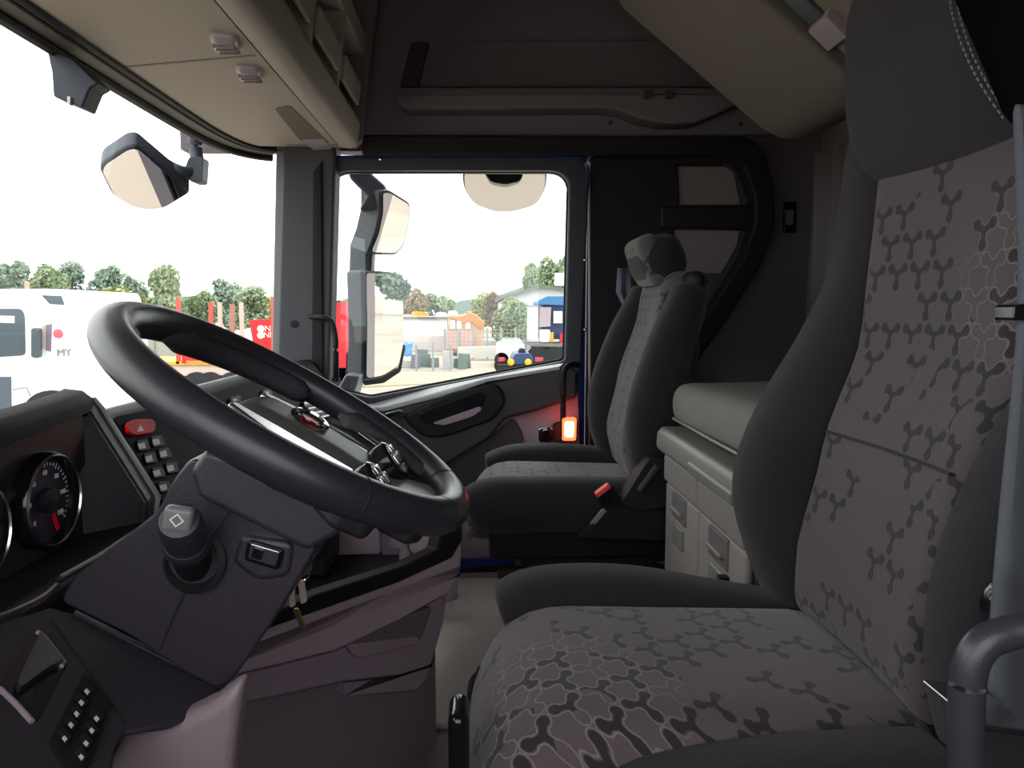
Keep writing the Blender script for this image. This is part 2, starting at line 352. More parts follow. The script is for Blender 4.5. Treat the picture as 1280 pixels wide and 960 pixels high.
# ------------------------------------------------------------------ windscreen
top = [(-0.645, 2.345), (-0.69, 2.315), (-0.735, 2.24), (-0.762, 2.10), (-0.772, 1.85), (-0.774, 1.11), (-0.772, 0.37), (-0.762, 0.12), (-0.735, -0.02), (-0.69, -0.09), (-0.645, -0.12)]
tp = smoothpath([(x, y, Z(0.487)) for x, y in top], 5)
bp = smoothpath([(lerp(x, -1.0, 0.6 if abs(y - 1.11) < 0.9 else 0.1) , y, Z(-0.30)) for x, y in top], 5)
bm = bmesh.new(); K = 8; R = [[bm.verts.new(a.lerp(b, j / K)) for j in range(K + 1)] for a, b in zip(tp, bp)]
for i in range(len(R) - 1):
    for j in range(K): bm.faces.new((R[i][j], R[i + 1][j], R[i + 1][j + 1], R[i][j + 1]))
fin('window_1', bm, GLASS, structure=True)
def inward(path, d, dz=0):
    out = []
    for i, p in enumerate(path):
        a = path[max(0, i - 1)]; b = path[min(len(path) - 1, i + 1)]; t = (b - a).normalized(); nn = Vector((-t.y, t.x, 0))
        if nn.x < 0 and abs(p.y - 1.11) < 0.8: nn = -nn
        if nn.dot(Vector((-0.2, 1.11, p.z)) - p) < 0: nn = -nn
        out.append(p + nn * d + Vector((0, 0, dz)))
    return out
# header frame strip between glass and curtain rail
bm = bmesh.new(); A = inward(tp, -0.02, -0.004); C2 = inward(tp, 0.044, 0.012); D = inward(tp, 0.044, 0.05); E2 = inward(tp, -0.02, 0.06)
rr = [[bm.verts.new(q) for q in c] for c in zip(A, C2, D, E2)]
for i in range(len(rr) - 1):
    for j in range(4): bm.faces.new((rr[i][j], rr[i][(j + 1) % 4], rr[i + 1][(j + 1) % 4], rr[i + 1][j]))
fin('trim_5', bm, BEID, structure=True)
T('trim_6', inward(tp, -0.012, -0.004), 0.012, BLK, seg=8, structure=True)
T('trim_7', inward(tp, 0.046, 0.010), 0.009, BLK, seg=8, structure=True)
T('trim_8', inward(tp, 0.030, 0.006), 0.004, BLK, seg=8, structure=True)
sb = empty('windscreen_sensor', PY(90, 95, 1.45), 'dark blue-black sensor bracket hanging at top edge of windscreen', 'sensor')
YP('housing', [(57, 58), (90, 72), (123, 104), (112, 110), (102, 135), (66, 120), (64, 90)], 1.42, 0.05, MIRH, sb, bevel=0.004)
YP('tab', [(84, 120), (88, 121), (87, 131), (84, 129)], 1.415, 0.01, WHT, sb)

# ------------------------------------------------------------------ front pillar
ap = YP('trim_9', [(353, 178), (420, 178), (412, 480), (345, 480)], 2.30, 0.09, mat('pillar_grey', lin((66, 66, 72)), 0.6), bevel=0.012, seg=3, structure=True)
YP('pillar_inner_lip', [(345, 186), (356, 186), (351, 480), (339, 480)], 2.335, 0.06, mat('pillar_edge', lin((120, 124, 128)), 0.5), ap, bevel=0.004)
YP('pillar_channel', [(391, 215), (402, 200), (404, 480), (389, 480)], 2.29, 0.02, BLK, ap, bevel=0.004)
L('pillar_plug', [(0.012, 0), (0.012, 0.003), (0, 0.004)], PY(368, 405, 2.30), (0, -1, 0), BLK, ap, seg=16)
bar = empty('pillar_grab_bar', PY(418, 470, 2.25), 'black grab bar curving off the windscreen pillar beside passenger door glass', 'grab bar')
T('bar', smoothpath([PY(388, 396, 2.28), PY(402, 396, 2.24), PY(414, 402, 2.24), PY(419, 420, 2.24), PY(420, 445, 2.24), PY(420, 476, 2.26)], 5), 0.009, BLK, bar)
L('foot', [(0.014, 0), (0.012, 0.01), (0, 0.011)], PY(420, 476, 2.26), (0, 0, 1), BLK, bar, seg=12)

# ------------------------------------------------------------------ far door
door = bpy.data.objects.new('door_1', None); door.location = PY(560, 600, YD); COL.objects.link(door); door['kind'] = 'structure'
def rnd(pts, r=8, n=4):     # round the corners of a pixel outline
    out = []; N = len(pts)
    for i, p in enumerate(pts):
        p = Vector(p); a = Vector(pts[i - 1]); b = Vector(pts[(i + 1) % N]); da = a - p; db = b - p
        k = min(r, da.length * 0.45, db.length * 0.45); s = p + da.normalized() * k; e = p + db.normalized() * k
        for j in range(n + 1): t = j / n; q = s * (1 - t) ** 2 + p * 2 * t * (1 - t) + e * t * t; out.append((q.x, q.y))
    return out
def rnd2(pts, rs, n=6):
    out = []
    for i, p in enumerate(pts):
        tri = [pts[i - 1], p, pts[(i + 1) % len(pts)]]
        p_ = Vector(p); a = Vector(tri[0]); b = Vector(tri[2]); da = (a - p_).normalized(); dd = (b - p_).normalized(); k = rs[i]
        s_ = p_ + da * k; e_ = p_ + dd * k
        for j in range(n + 1): t = j / n; q = s_ * (1 - t) ** 2 + p_ * 2 * t * (1 - t) + e_ * t * t; out.append((q.x, q.y))
    return out
hole = rnd2([(411, 213), (712, 213), (706, 451), (462, 497), (408, 484)], [26, 26, 5, 6, 6])
outer = rnd2([(392, 196), (738, 196), (726, 470), (460, 515), (396, 502)], [20, 20, 6, 6, 6])
bm = bmesh.new()
for (Y0, Y1) in ((YD - 0.02, YD + 0.05),):
    a = [bm.verts.new(PY(x, y, Y0)) for x, y in outer]; b = [bm.verts.new(PY(x, y, Y0)) for x, y in hole]
    v = Vector((0, Y1 - Y0, 0)); c = [bm.verts.new(q.co + v) for q in a]; d = [bm.verts.new(q.co + v) for q in b]; n = len(a)
    for i in range(n):
        j = (i + 1) % n
        bm.faces.new((a[i], a[j], b[j], b[i])); bm.faces.new((c[i], d[i], d[j], c[j])); bm.faces.new((a[i], c[i], c[j], a[j])); bm.faces.new((b[i], b[j], d[j], d[i]))
fin('window_frame', bm, mat('door_frame_dark', lin((48, 50, 58)), 0.5), door, bevel=0.008, seg=3)
T('window_seal', [PY(x, y, YD + 0.01) for x, y in rnd2([(413, 215), (710, 215), (704, 449), (463, 495), (410, 482)], [25, 25, 5, 6, 6])], 0.004, RUB, door, closed=True, seg=8)
g = YP('window_2', rnd2([(409, 211), (714, 211), (708, 453), (462, 499), (406, 486)], [26, 26, 5, 6, 6]), YD + 0.03, 0.004, GLASS, structure=True)
# blue outer skin of door and opening
YP('outer_skin', [(392, 505), (460, 520), (728, 474), (728, 735), (392, 735)], YD + 0.075, 0.03, BLUE, door)
jb = B('trim_10', 0.315, 0.345, YD - 0.0, YD + 0.03, Z(-0.62), Z(0.50), BLUE, structure=True, bevel=0.006)
T('blue_header_line', smoothpath([PY(398, 215, YD - 0.02), PY(404, 202, YD - 0.02), PY(420, 196, YD - 0.02), PY(560, 196, YD - 0.02), PY(715, 197, YD - 0.02), PY(732, 204, YD - 0.02), PY(735, 230, YD - 0.02)], 4), 0.004, BLUE, jb, seg=8)
for x, y in ((731, 325), (731, 412), (475, 199)): L('jamb_glint', [(0.006, 0), (0.004, 0.004), (0, 0.005)], PY(x, y, YD - 0.022), (0, -1, 0), CHR, jb, seg=10)  # chrome dots stand for highlights on the blue jamb and header line
# door panel, sill
DP = mat('door_panel_dark', lin((60, 56, 62)), 0.5, bump=0.25, bscale=800)
bm = bmesh.new()
def zprism(bm, pts, Y0, Y1): prism(bm, [PY(x, y, Y0) for x, y in pts], (0, Y1 - Y0, 0))
zprism(bm, [(455, 516), (520, 503), (600, 481), (700, 459), (722, 462), (722, 497), (668, 515), (632, 524), (612, 548), (560, 580), (512, 592), (455, 592)], YD - 0.05, YD + 0.05)
fin('upper_panel', bm, DP, door, bevel=0.012, seg=3)
P('sill_cap', [PY(452, 510, YD - 0.055), PY(480, 510, YD - 0.055), PY(560, 490, YD - 0.055), PY(610, 473, YD - 0.055), PY(700, 458, YD - 0.055), PY(712, 449, YD + 0.02), PY(705, 446, YD + 0.02), PY(600, 470, YD + 0.02), PY(462, 495, YD + 0.02), PY(452, 500, YD + 0.02)], (0, 0, -0.012), mat('sill_satin', lin((170, 172, 176)), 0.3), door, bevel=0.003)
YP('lower_panel', [(455, 560), (640, 510), (722, 490), (730, 735), (455, 735)], YD - 0.012, 0.07, PURD, door)
YP('cloth_inset', rnd([(455, 575), (560, 575), (615, 545), (642, 520), (655, 545), (652, 575), (640, 610), (600, 640), (455, 640)], 10, 4), YD - 0.022, 0.02, DARKF, door, bevel=0.005)
YP('armrest_bezel', rnd([(500, 522), (560, 492), (622, 478), (634, 500), (620, 524), (560, 546), (530, 548)], 14, 5), YD - 0.066, 0.03, BLK, door, bevel=0.01, seg=3)
YP('pull_pocket', rnd([(523, 516), (600, 489), (608, 494), (604, 508), (545, 531), (527, 530)], 6, 4), YD - 0.069, 0.01, GLOSS, door, bevel=0.002)
YP('pull_insert', rnd([(540, 529), (600, 508), (603, 512), (590, 521), (555, 532)], 4, 3), YD - 0.073, 0.008, PURD, door, bevel=0.002)
YP('catch_plate', rnd([(481, 517), (502, 512), (506, 519), (490, 523), (482, 523)], 3, 3), YD - 0.075, 0.02, CHR, door, bevel=0.003)
# grab bar, latch handle and lamp on the door's rear edge
T('grab_bar', smoothpath([PY(722, 456, YD - 0.02), PY(713, 456, YD - 0.06), PY(706, 462, YD - 0.08), PY(704, 480, YD - 0.085), PY(704, 560, YD - 0.085), PY(704, 590, YD - 0.08), PY(706, 598, YD - 0.02)], 5), 0.0095, BLK, door)
YP('handle_bezel', rnd([(673, 535), (688, 533), (694, 540), (693, 550), (686, 554), (673, 553)], 4, 3), YD - 0.035, 0.03, CHR, door, bevel=0.003)
YP('release_handle', rnd([(678, 538), (688, 537), (689, 549), (679, 550)], 3, 3), YD - 0.042, 0.02, GLOSS, door, bevel=0.002)
YP('latch_cover', rnd([(692, 530), (722, 524), (722, 552), (692, 554)], 4, 3), YD - 0.04, 0.03, BLK, door, bevel=0.003)
lp = YP('lamp_housing', rnd([(703, 523), (721, 523), (720, 551), (703, 551)], 3, 3), YD - 0.10, 0.03, REDL, door, bevel=0.003)
YP('lamp_lens', rnd([(706, 527), (718, 527), (717, 547), (706, 547)], 3, 3), YD - 0.104, 0.01, REDC, door, bevel=0.002)
YP('lower_pocket', rnd([(712, 575), (742, 560), (742, 600), (722, 602)], 4, 3), YD - 0.05, 0.04, BLK, door, bevel=0.004)
YP('door_sill', [(560, 700), (660, 697), (662, 704), (560, 713)], YD - 0.05, 0.02, BLUE, structure=True).name = 'trim_11'
YP('door_step', [(560, 713), (662, 704), (760, 704), (760, 735), (560, 735)], YD - 0.06, 0.05, BLK, structure=True).name = 'trim_12'

# ------------------------------------------------------------------ overhead console above the windscreen
oc = empty('overhead_console', (-0.5, 1.3, Z(0.49)), 'beige overhead storage console above the windscreen with reading lights', 'console')
path = [q for q in inward(tp, 0.054, 0.006)]
front = [Vector((q.x, q.y, Z(0.497))) for q in path if -0.06 < q.y < 2.262]
pl = [(-0.425, 2.262)] + [(-0.425, -0.05)]
pts = front + ([Vector((x, y, Z(0.497))) for x, y in pl] if front[0].y < front[-1].y else [Vector((x, y, Z(0.497))) for x, y in reversed(pl)])
if front[0].y < front[-1].y: pass
P('bottom_panel', pts, (0, 0, 0.03), BEI, oc)
XZ('front_lip', [(-0.421, 0.492), (-0.385, 0.485), (-0.366, 0.492), (-0.36, 0.51), (-0.352, 0.56), (-0.365, 0.585), (-0.421, 0.585)], -0.05, 2.235, BEI, oc, bevel=0.008, seg=3)
XZ('end_panel', [(-0.70, 0.50), (-0.37, 0.492), (-0.352, 0.51), (-0.27, 1.08), (-0.76, 1.08)], 2.225, 2.262, mat('console_end_grey', lin((118, 110, 112)), 0.6), oc, bevel=0.006)
XZ('back_panel', [(-0.70, 0.54), (-0.68, 0.54), (-0.66, 1.08), (-0.70, 1.08)], -0.05, 2.225, BEID, oc)
XZ('middle_shelf', [(-0.70, 0.75), (-0.335, 0.75), (-0.326, 0.80), (-0.345, 0.81), (-0.70, 0.79)], -0.05, 2.225, BEI, oc, bevel=0.005)
XZ('top_lip', [(-0.36, 0.98), (-0.30, 0.98), (-0.29, 1.08), (-0.36, 1.08)], -0.05, 2.225, BEI, oc, bevel=0.005)
for i, y in enumerate((1.92, 1.62, 1.32, 1.02, 0.70)):
    XZ('divider', [(-0.68, 0.56), (-0.36, 0.56), (-0.335, 0.76), (-0.68, 0.76)], y - 0.015, y + 0.015, BEI, oc, bevel=0.004)
    XZ('divider', [(-0.68, 0.80), (-0.335, 0.80), (-0.30, 1.0), (-0.68, 1.0)], y - 0.015, y + 0.015, BEI, oc, bevel=0.004)
for y in (1.95, 1.65, 1.35, 1.05, 0.73):
    XZ('retaining_flap', [(-0.36, 0.60), (-0.35, 0.60), (-0.342, 0.66), (-0.352, 0.66)], y, y + 0.24, BEI, oc, bevel=0.002)
for (cx, cy) in ((281, 51), (311, 89)):
    c = PZ(cx, cy, Z(0.497)); h = RB('reading_light', (c.x, c.y, c.z), (0.05, 0.075, 0.03), 0.014, LENS, oc, M=Matrix.Rotation(radians(15), 3, 'Z'))
    for k in (-1, 0, 1): B('light_rib', c.x - 0.016, c.x + 0.022, c.y + k * 0.018 - 0.0015, c.y + k * 0.018 + 0.0015, c.z - 0.0185, c.z - 0.012, LGM, h)
P('slot_recess', [PZ(x, y, Z(0.4955)) for x, y in rnd([(343, 136), (362, 132), (412, 180), (402, 188), (375, 176)], 4, 3)], (0, 0, 0.004), mat('slot_dark', lin((92, 88, 78)), 0.7), oc)
P('slot_label', [PZ(x, y, Z(0.4945)) for x, y in ((377, 175), (405, 174), (414, 186), (392, 188))], (0, 0, 0.003), LENS, oc)
P('panel_seam', [PZ(x, y, Z(0.4958)) for x, y in ((150, 84), (320, 69), (320, 70.5), (152, 85.5))], (0, 0, 0.003), BEID, oc)

# ------------------------------------------------------------------ folded upper bunk, rear
ub = empty('upper_bunk', (0.95, 1.3, Z(0.48)), 'beige upper bunk folded up against rear wall above driver seat', 'bunk')
XZ('bunk_base', [(0.373, 0.835), (0.388, 0.812), (0.775, 0.505), (0.83, 0.478), (0.88, 0.473), (0.96, 0.50), (1.0, 0.56), (0.97, 0.60), (0.42, 0.92), (0.39, 0.90)], 1.56, 2.02, mat('bunk_beige', lin((116, 110, 103)), 0.7), ub, bevel=0.012, seg=3)
XZ('bunk_base_inner', [(0.41, 0.845), (0.80, 0.515), (0.86, 0.49), (0.91, 0.49), (0.97, 0.52), (0.97, 0.60), (0.42, 0.92)], 0.45, 1.552, mat('bunk_beige_inner', lin((128, 121, 111)), 0.7), ub, bevel=0.006)
XZ('frame_rail', [(0.50, 0.755), (0.705, 0.585), (0.715, 0.60), (0.51, 0.775)], 1.49, 1.55, mat('rail_metal', lin((90, 96, 100)), 0.35, metal=0.6), ub, bevel=0.003)
XZ('rail_end', [(0.69, 0.585), (0.735, 0.545), (0.745, 0.565), (0.70, 0.61)], 1.47, 1.55, LENS, ub, bevel=0.003)
XZ('latch', [(0.80, 0.508), (0.86, 0.475), (0.87, 0.49), (0.81, 0.525)], 1.44, 1.53, LENS, ub, bevel=0.004)
XZ('latch', [(0.845, 0.47), (0.90, 0.45), (0.91, 0.47), (0.86, 0.49)], 1.40, 1.47, LENS, ub, bevel=0.004)

# ------------------------------------------------------------------ lower bunk: lockers, rail, mattress
lb = empty('bunk_locker', (0.8, 1.2, 0), 'light grey storage locker base under the mattress with two recessed handles', 'locker')
XF = 0.428
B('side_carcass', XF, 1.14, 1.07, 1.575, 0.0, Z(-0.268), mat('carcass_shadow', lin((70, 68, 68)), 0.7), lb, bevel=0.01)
XZ('front_rail', [(XF - 0.032, -0.268), (XF - 0.022, -0.255), (XF + 0.03, -0.255), (XF + 0.03, -0.30), (XF - 0.026, -0.310), (XF - 0.034, -0.30)], 1.07, 1.585, LGR, lb, bevel=0.007, seg=3)
XZ('rail_pull', [(XF - 0.038, -0.284), (XF - 0.030, -0.279), (XF - 0.028, -0.306), (XF - 0.036, -0.304)], 1.09, 1.33, LGR, lb, bevel=0.004)
for (y0, y1) in ((1.325, 1.565), (1.075, 1.32)):
    B('upper_door', XF - 0.020, XF, y0, y1, Z(-0.372), Z(-0.312), LGM, lb, bevel=0.006)
    d = B('lower_door', XF - 0.014, XF, y0, y1, 0.05, Z(-0.377), mat('locker_lower', lin((138, 130, 128)), 0.6, bump=0.1), lb, bevel=0.006)
    ym = (y0 + y1) / 2
    B('handle_pocket', XF - 0.018, XF - 0.010, ym - 0.045, ym + 0.055, Z(-0.435), Z(-0.380), mat('pocket_grey', lin((96, 92, 92)), 0.6), d, bevel=0.003)
    B('handle', XF - 0.026, XF - 0.014, ym - 0.03, ym + 0.045, Z(-0.418), Z(-0.409), LGR, d, bevel=0.003)
    B('pocket_scoop', XF - 0.020, XF - 0.010, ym - 0.03, ym + 0.045, Z(-0.49), Z(-0.445), LGR, d, bevel=0.004)
mt = empty('bunk_mattress', (0.8, 1.3, Z(-0.26)), 'grey cloth mattress lying on the bunk locker between and behind the seats', 'mattress')
RB('mattress_body', (0.79, 1.36, Z(-0.205)), (0.71, 0.55, 0.098), 0.04, MATTR, mt, n=10, fn=lambda q: Vector((q.x, q.y, q.z + 0.004 * sin(q.y * 9) * cos(q.x * 11))))
T('mattress_piping', [(0.47, 1.10, Z(-0.240)), (0.437, 1.12, Z(-0.240)), (0.435, 1.3, Z(-0.240)), (0.437, 1.60, Z(-0.240)), (0.46, 1.63, Z(-0.240))], 0.0035, LGM, mt, seg=6)
B('trim_13', 0.66, 1.14, 1.68, 2.43, 0.0, Z(-0.30), DARKF, structure=True)

# floor mat
fm = empty('floor_mat', (-0.0, 1.8, 0.0), 'grey ribbed floor mat between the centre console and seats', 'mat')
pm = rnd([(-0.31, 1.40), (0.45, 1.40), (0.45, 2.20), (-0.31, 2.20)], 0.03, 4)
P('mat_body', [Vector((x, y, 0.0)) for x, y in pm], (0, 0, 0.012), MATM, fm, bevel=0.003)
T('mat_edging', [Vector((x, y, 0.008)) for x, y in pm], 0.007, mat('mat_edge', lin((160, 156, 150)), 0.8), fm, closed=True, seg=8)
# ------------------------------------------------------------------ dashboard
def PP(px, py, P0, N):
    d = ray(px, py); N = Vector(N); return EYE + d * ((Vector(P0) - EYE).dot(N) / d.dot(N))
db = empty('dashboard', (-0.6, 1.3, Z(-0.6)), 'dark grey truck dashboard with instrument binnacle running to passenger door', 'dashboard')
XZ('dash_body', [(-0.93, -0.42), (-0.64, -0.20), (-0.60, -0.163), (-0.565, -0.150), (-0.54, -0.150), (-0.52, -0.158), (-0.42, -0.335), (-0.40, -0.38), (-0.41, -0.52), (-0.50, -0.56), (-0.60, -0.80), (-0.93, -0.84)], 0.975, 2.33, mat('dash_top_black', lin((30, 28, 31)), 0.7, bump=0.3, bscale=900, spec=0.15), db, bevel=0.006)
T('top_edge_strip', [(-0.598, 0.98, Z(-0.1585)), (-0.592, 1.5, Z(-0.1565)), (-0.598, 2.2, Z(-0.1585)), (-0.62, 2.32, Z(-0.16))], 0.005, mat('edge_grey', lin((150, 152, 150)), 0.4), db, seg=8)
XZ('binnacle_back', [(-0.93, -0.42), (-0.64, -0.20), (-0.56, -0.14), (-0.515, -0.115), (-0.502, -0.29), (-0.50, -0.60), (-0.93, -0.80)], -0.1, 0.975, BLK2, db)
bm = bmesh.new(); secs = []
for y, xl in ((-0.05, -0.46), (0.3, -0.445), (0.50, -0.438), (0.62, -0.438), (0.70, -0.446), (0.78, -0.460), (0.85, -0.474), (0.91, -0.488), (0.955, -0.505)):
    secs.append([bm.verts.new((x, y, Z(z))) for x, z in ((-0.68, -0.20), (-0.56, -0.125), (xl - 0.035, -0.099), (xl - 0.012, -0.102), (xl, -0.112), (xl + 0.001, -0.124), (xl - 0.012, -0.129), (xl - 0.03, -0.131), (-0.62, -0.18))])
for a, b in zip(secs, secs[1:]):
    for k in range(9): bm.faces.new((a[k], a[(k + 1) % 9], b[(k + 1) % 9], b[k]))
bm.faces.new(secs[0]); bm.faces.new(secs[-1]); fin('hood', bm, mat('dash_top_black', (0, 0, 0)), db, sharp=60)
XZ('hood_cheek', [(-0.64, -0.18), (-0.53, -0.108), (-0.512, -0.110), (-0.500, -0.125), (-0.433, -0.246), (-0.438, -0.275), (-0.46, -0.30), (-0.64, -0.33)], 0.935, 0.965, SHR, db, bevel=0.005, seg=3)
XZ('cheek_edge', [(-0.514, -0.112), (-0.507, -0.112), (-0.496, -0.126), (-0.429, -0.245), (-0.435, -0.278), (-0.441, -0.278), (-0.436, -0.246), (-0.503, -0.126)], 0.961, 0.967, mat('edge_grey', (0, 0, 0)), db)
# binnacle inner cheek panel: bright plane turned towards the driver
P('inner_cheek', [(-0.500, 0.90, Z(-0.13)), (-0.500, 0.934, Z(-0.13)), (-0.436, 0.934, Z(-0.245)), (-0.444, 0.934, Z(-0.274)), (-0.495, 0.90, Z(-0.285))], (-0.02, 0.0, 0), SHR, db, bevel=0.002)
XZ('binnacle_floor', [(-0.52, -0.278), (-0.437, -0.272), (-0.428, -0.280), (-0.430, -0.292), (-0.455, -0.315), (-0.52, -0.33)], -0.1, 0.936, BLK, db, bevel=0.004, seg=3)
T('chrome_lip', smoothpath([(-0.440, 0.50, Z(-0.262)), (-0.436, 0.60, Z(-0.268)), (-0.432, 0.66, Z(-0.276)), (-0.430, 0.70, Z(-0.279)), (-0.430, 0.725, Z(-0.276))], 5), 0.0038, SAT, db, seg=8)
T('chrome_lip', [(-0.430, 0.732, Z(-0.270)), (-0.428, 0.80, Z(-0.272)), (-0.427, 0.88, Z(-0.270))], 0.0028, SAT, db, seg=8)
FX = -0.497
P('dial_face_panel', [(FX, 0.52, Z(-0.128)), (FX, 0.915, Z(-0.128)), (FX, 0.915, Z(-0.284)), (FX, 0.52, Z(-0.284))], (-0.004, 0, 0), mat('dial_panel', lin((46, 44, 52)), 0.35), db)
def dial(cy, cz, r, needle):
    d = L('dial', [(r * 1.16, 0), (r * 1.16, 0.010), (r * 1.10, 0.016), (r * 1.02, 0.016), (r * 0.98, 0.004)], (FX, cy, Z(cz)), (1, 0, 0), GLOSS, db, seg=40, caps=False)
    L('dial_plate', [(r, 0), (r, 0.001)], (FX + 0.004, cy, Z(cz)), (1, 0, 0), mat('dial_plate', lin((40, 42, 60)), 0.4), d, seg=40)
    bm = bmesh.new(); lathe(bm, [(r * 1.02, 0.015), (r * 1.05, 0.018), (r * 1.09, 0.016)], (FX, cy, Z(cz)), (1, 0, 0), 40, False); fin('dial_rim', bm, SAT, d)
    bm = bmesh.new()
    for k in range(33):
        a = radians(-130 + 260 * k / 32); ln = r * (0.14 if k % 4 == 0 else 0.07); rr_ = r * 0.86
        M = Matrix.Rotation(a, 4, 'X'); M3 = M.to_3x3(); c = M3 @ Vector((0, 0, rr_)) + Vector((FX + 0.0062, cy, Z(cz)))
        addbox(bm, c, (0.0006, 0.0012, ln), M3)
    fin('dial_scale', bm, WHT, d, stuff=True)
    for k, s in enumerate(('0', '20', '40', '60', '80', '100', '120')):
        a = radians(130 - 260 * k / 6); c = Vector((FX + 0.0064, cy + sin(-a) * r * 0.66 * -1 * -1, Z(cz) + cos(a) * r * 0.66))
        text('dial_number', s, frame(c, (0, 1, 0), (0, 0, 1)), r * 0.17, WHT, d)
    M3 = Matrix.Rotation(needle, 3, 'X'); bm = bmesh.new(); addbox(bm, M3 @ Vector((0, 0, r * 0.62)) + Vector((FX + 0.009, cy, Z(cz))), (0.0015, 0.005, r * 0.42), M3)
    fin('needle', bm, REDP, d)
    L('needle_hub', [(r * 0.30, 0), (r * 0.28, 0.006), (0, 0.008)], (FX + 0.006, cy, Z(cz)), (1, 0, 0), BLK, d, seg=24)
dial(0.820, -0.212, 0.048, radians(200)); dial(0.690, -0.212, 0.048, radians(150))
# switch panel on the centre stack
P0 = Vector((-0.52, 1, Z(-0.157))); DN = Vector((0.177, 0, 0.10)).normalized()
def SW(name, pxs, h, m, parent=None, lift=0.0, **k):
    return P(name, [PP(x, y, P0 + DN * lift, DN) for x, y in pxs], DN * h, m, parent, **k)
SW('switch_panel', rnd([(138, 522), (215, 506), (262, 590), (206, 640)], 6, 3), 0.004, mat('dash_top_black', (0, 0, 0)), db, bevel=0.002)
hz = empty('hazard_switch', PP(172, 536, P0, DN), 'glossy red hazard warning switch with white triangle on dashboard switch panel', 'switch')
SW('rocker', rnd([(154, 531), (162, 527), (186, 526), (191, 533), (188, 543), (165, 547), (156, 543)], 4, 3), 0.007, REDP, hz, 0.003, bevel=0.003, seg=3)
SW('triangle_mark', [(171, 540), (180, 539), (175, 531)], 0.0008, mat('pink_print', lin((255, 170, 175)), 0.4), hz, 0.0102)
sym = [('dash_switch', 176, 558), ('dash_switch', 194, 553), ('dash_switch', 185, 574), ('dash_switch', 203, 568), ('dash_switch', 195, 592), ('dash_switch', 212, 586), ('dash_switch', 203, 610)]
for i, (nm, x, y) in enumerate(sym):
    q = SW(nm, rnd([(x - 8, y - 6), (x + 6, y - 8), (x + 10, y + 5), (x - 4, y + 8)], 2, 2), 0.004, BLK, db, 0.003, bevel=0.001)
    SW('switch_symbol', [(x - 4, y - 3), (x + 4, y - 5), (x + 6, y + 2), (x - 2, y + 4)], 0.0006, WHT, q, 0.0072)
for x, y in ((293, 500), (333, 491)):
    SW('dash_button', rnd([(x - 6, y - 3), (x + 6, y - 6), (x + 7, y + 3), (x - 5, y + 6)], 2, 2), 0.003, BLK, db, 0.003, bevel=0.001)
    SW('button_mark', [(x - 2, y - 1), (x + 3, y - 2), (x + 3, y + 1), (x - 1, y + 2)], 0.0006, WHT, db, 0.0062)
SW('dash_vent', rnd([(372, 503), (430, 492), (446, 512), (392, 528)], 5, 3), 0.012, GLOSS, db, 0.0, bevel=0.003)
for k in range(3): SW('vent_slat', [(378 + 4 * k, 507 + 6 * k), (428 + 4 * k, 497 + 6 * k), (429 + 4 * k, 500 + 6 * k), (380 + 4 * k, 510 + 6 * k)], 0.004, BLK2, db, 0.012)
# lower dash, door side: switch block panel under the column
Qa = PY(95, 765, 0.70); Qb = PY(275, 862, 0.66); Qc = PY(60, 960, 0.50); QN = (Qb - Qa).cross(Qc - Qa).normalized()
if QN.dot(EYE - Qa) < 0: QN = -QN
def QP(name, pxs, h, m, parent=None, lift=0.0, **k):
    return P(name, [PP(x, y, Qa + QN * lift, QN) for x, y in pxs], QN * h, m, parent, **k)
kp = empty('knee_panel', Qa, 'dark lower dash panel beside driver door with recessed lever and switch block', 'panel')
QP('panel_body', [(-60, 800), (20, 772), (62, 758), (98, 768), (185, 812), (278, 860), (262, 882), (215, 905), (158, 914), (146, 930), (130, 1020), (-60, 1020)], -0.006, BLK2, kp, bevel=0.006, seg=3)
QP('panel_ridge', [(94, 765), (278, 858), (274, 862), (90, 769)], 0.003, SHR, kp, bevel=0.001)
QP('panel_seam', [(65, 772), (158, 905), (156, 906), (62, 773)], 0.0006, RUB, kp)
QP('lever_recess', rnd([(0, 855), (47, 788), (84, 830), (46, 905), (38, 900)], 5, 3), 0.001, GLOSS, kp, bevel=0.0005)
QP('release_lever', rnd([(18, 860), (48, 795), (78, 832), (60, 840), (22, 868)], 4, 3), 0.006, SHR, kp, 0.001, bevel=0.002)
T('recess_trim', [PP(x, y, Qa + QN * 0.002, QN) for x, y in ((47, 790), (56, 797), (80, 828), (76, 833))], 0.0022, PURD, kp, seg=8)
T('recess_trim', [PP(x, y, Qa + QN * 0.002, QN) for x, y in ((0, 861), (20, 880), (40, 902))], 0.0022, PURD, kp, seg=8)
QP('switch_block', rnd([(104, 845), (137, 884), (112, 958), (86, 975), (60, 930)], 4, 3), 0.003, BLK, kp, bevel=0.001)
rowsA = [(108, 865), (101, 879), (95, 893), (88, 907), (80, 924)]; rowsB = [(120, 899), (114, 914), (107, 930), (101, 947)]
for (x, y) in rowsA + rowsB:
    q = QP('panel_button', rnd([(x - 10, y - 4), (x - 3, y - 9), (x + 9, y + 4), (x + 2, y + 9)], 2, 2), 0.005, BLK, kp, 0.003, bevel=0.001)
    QP('button_symbol', [(x - 3, y - 1), (x, y - 4), (x + 4, y), (x + 1, y + 4)], 0.0006, WHT, q, 0.0082)
lk = YP('knee_trim', [(150, 918), (180, 912), (215, 905), (262, 882), (302, 852), (292, 930), (284, 1010), (110, 1010), (136, 950)], 0.60, 0.035, mat('knee_mauve', lin((146, 130, 139)), 0.5, bump=0.2, bscale=800), None, bevel=0.012, seg=4)
tag(lk, 'light mauve plastic lower knee trim below dark panel left of the footwell', 'trim')

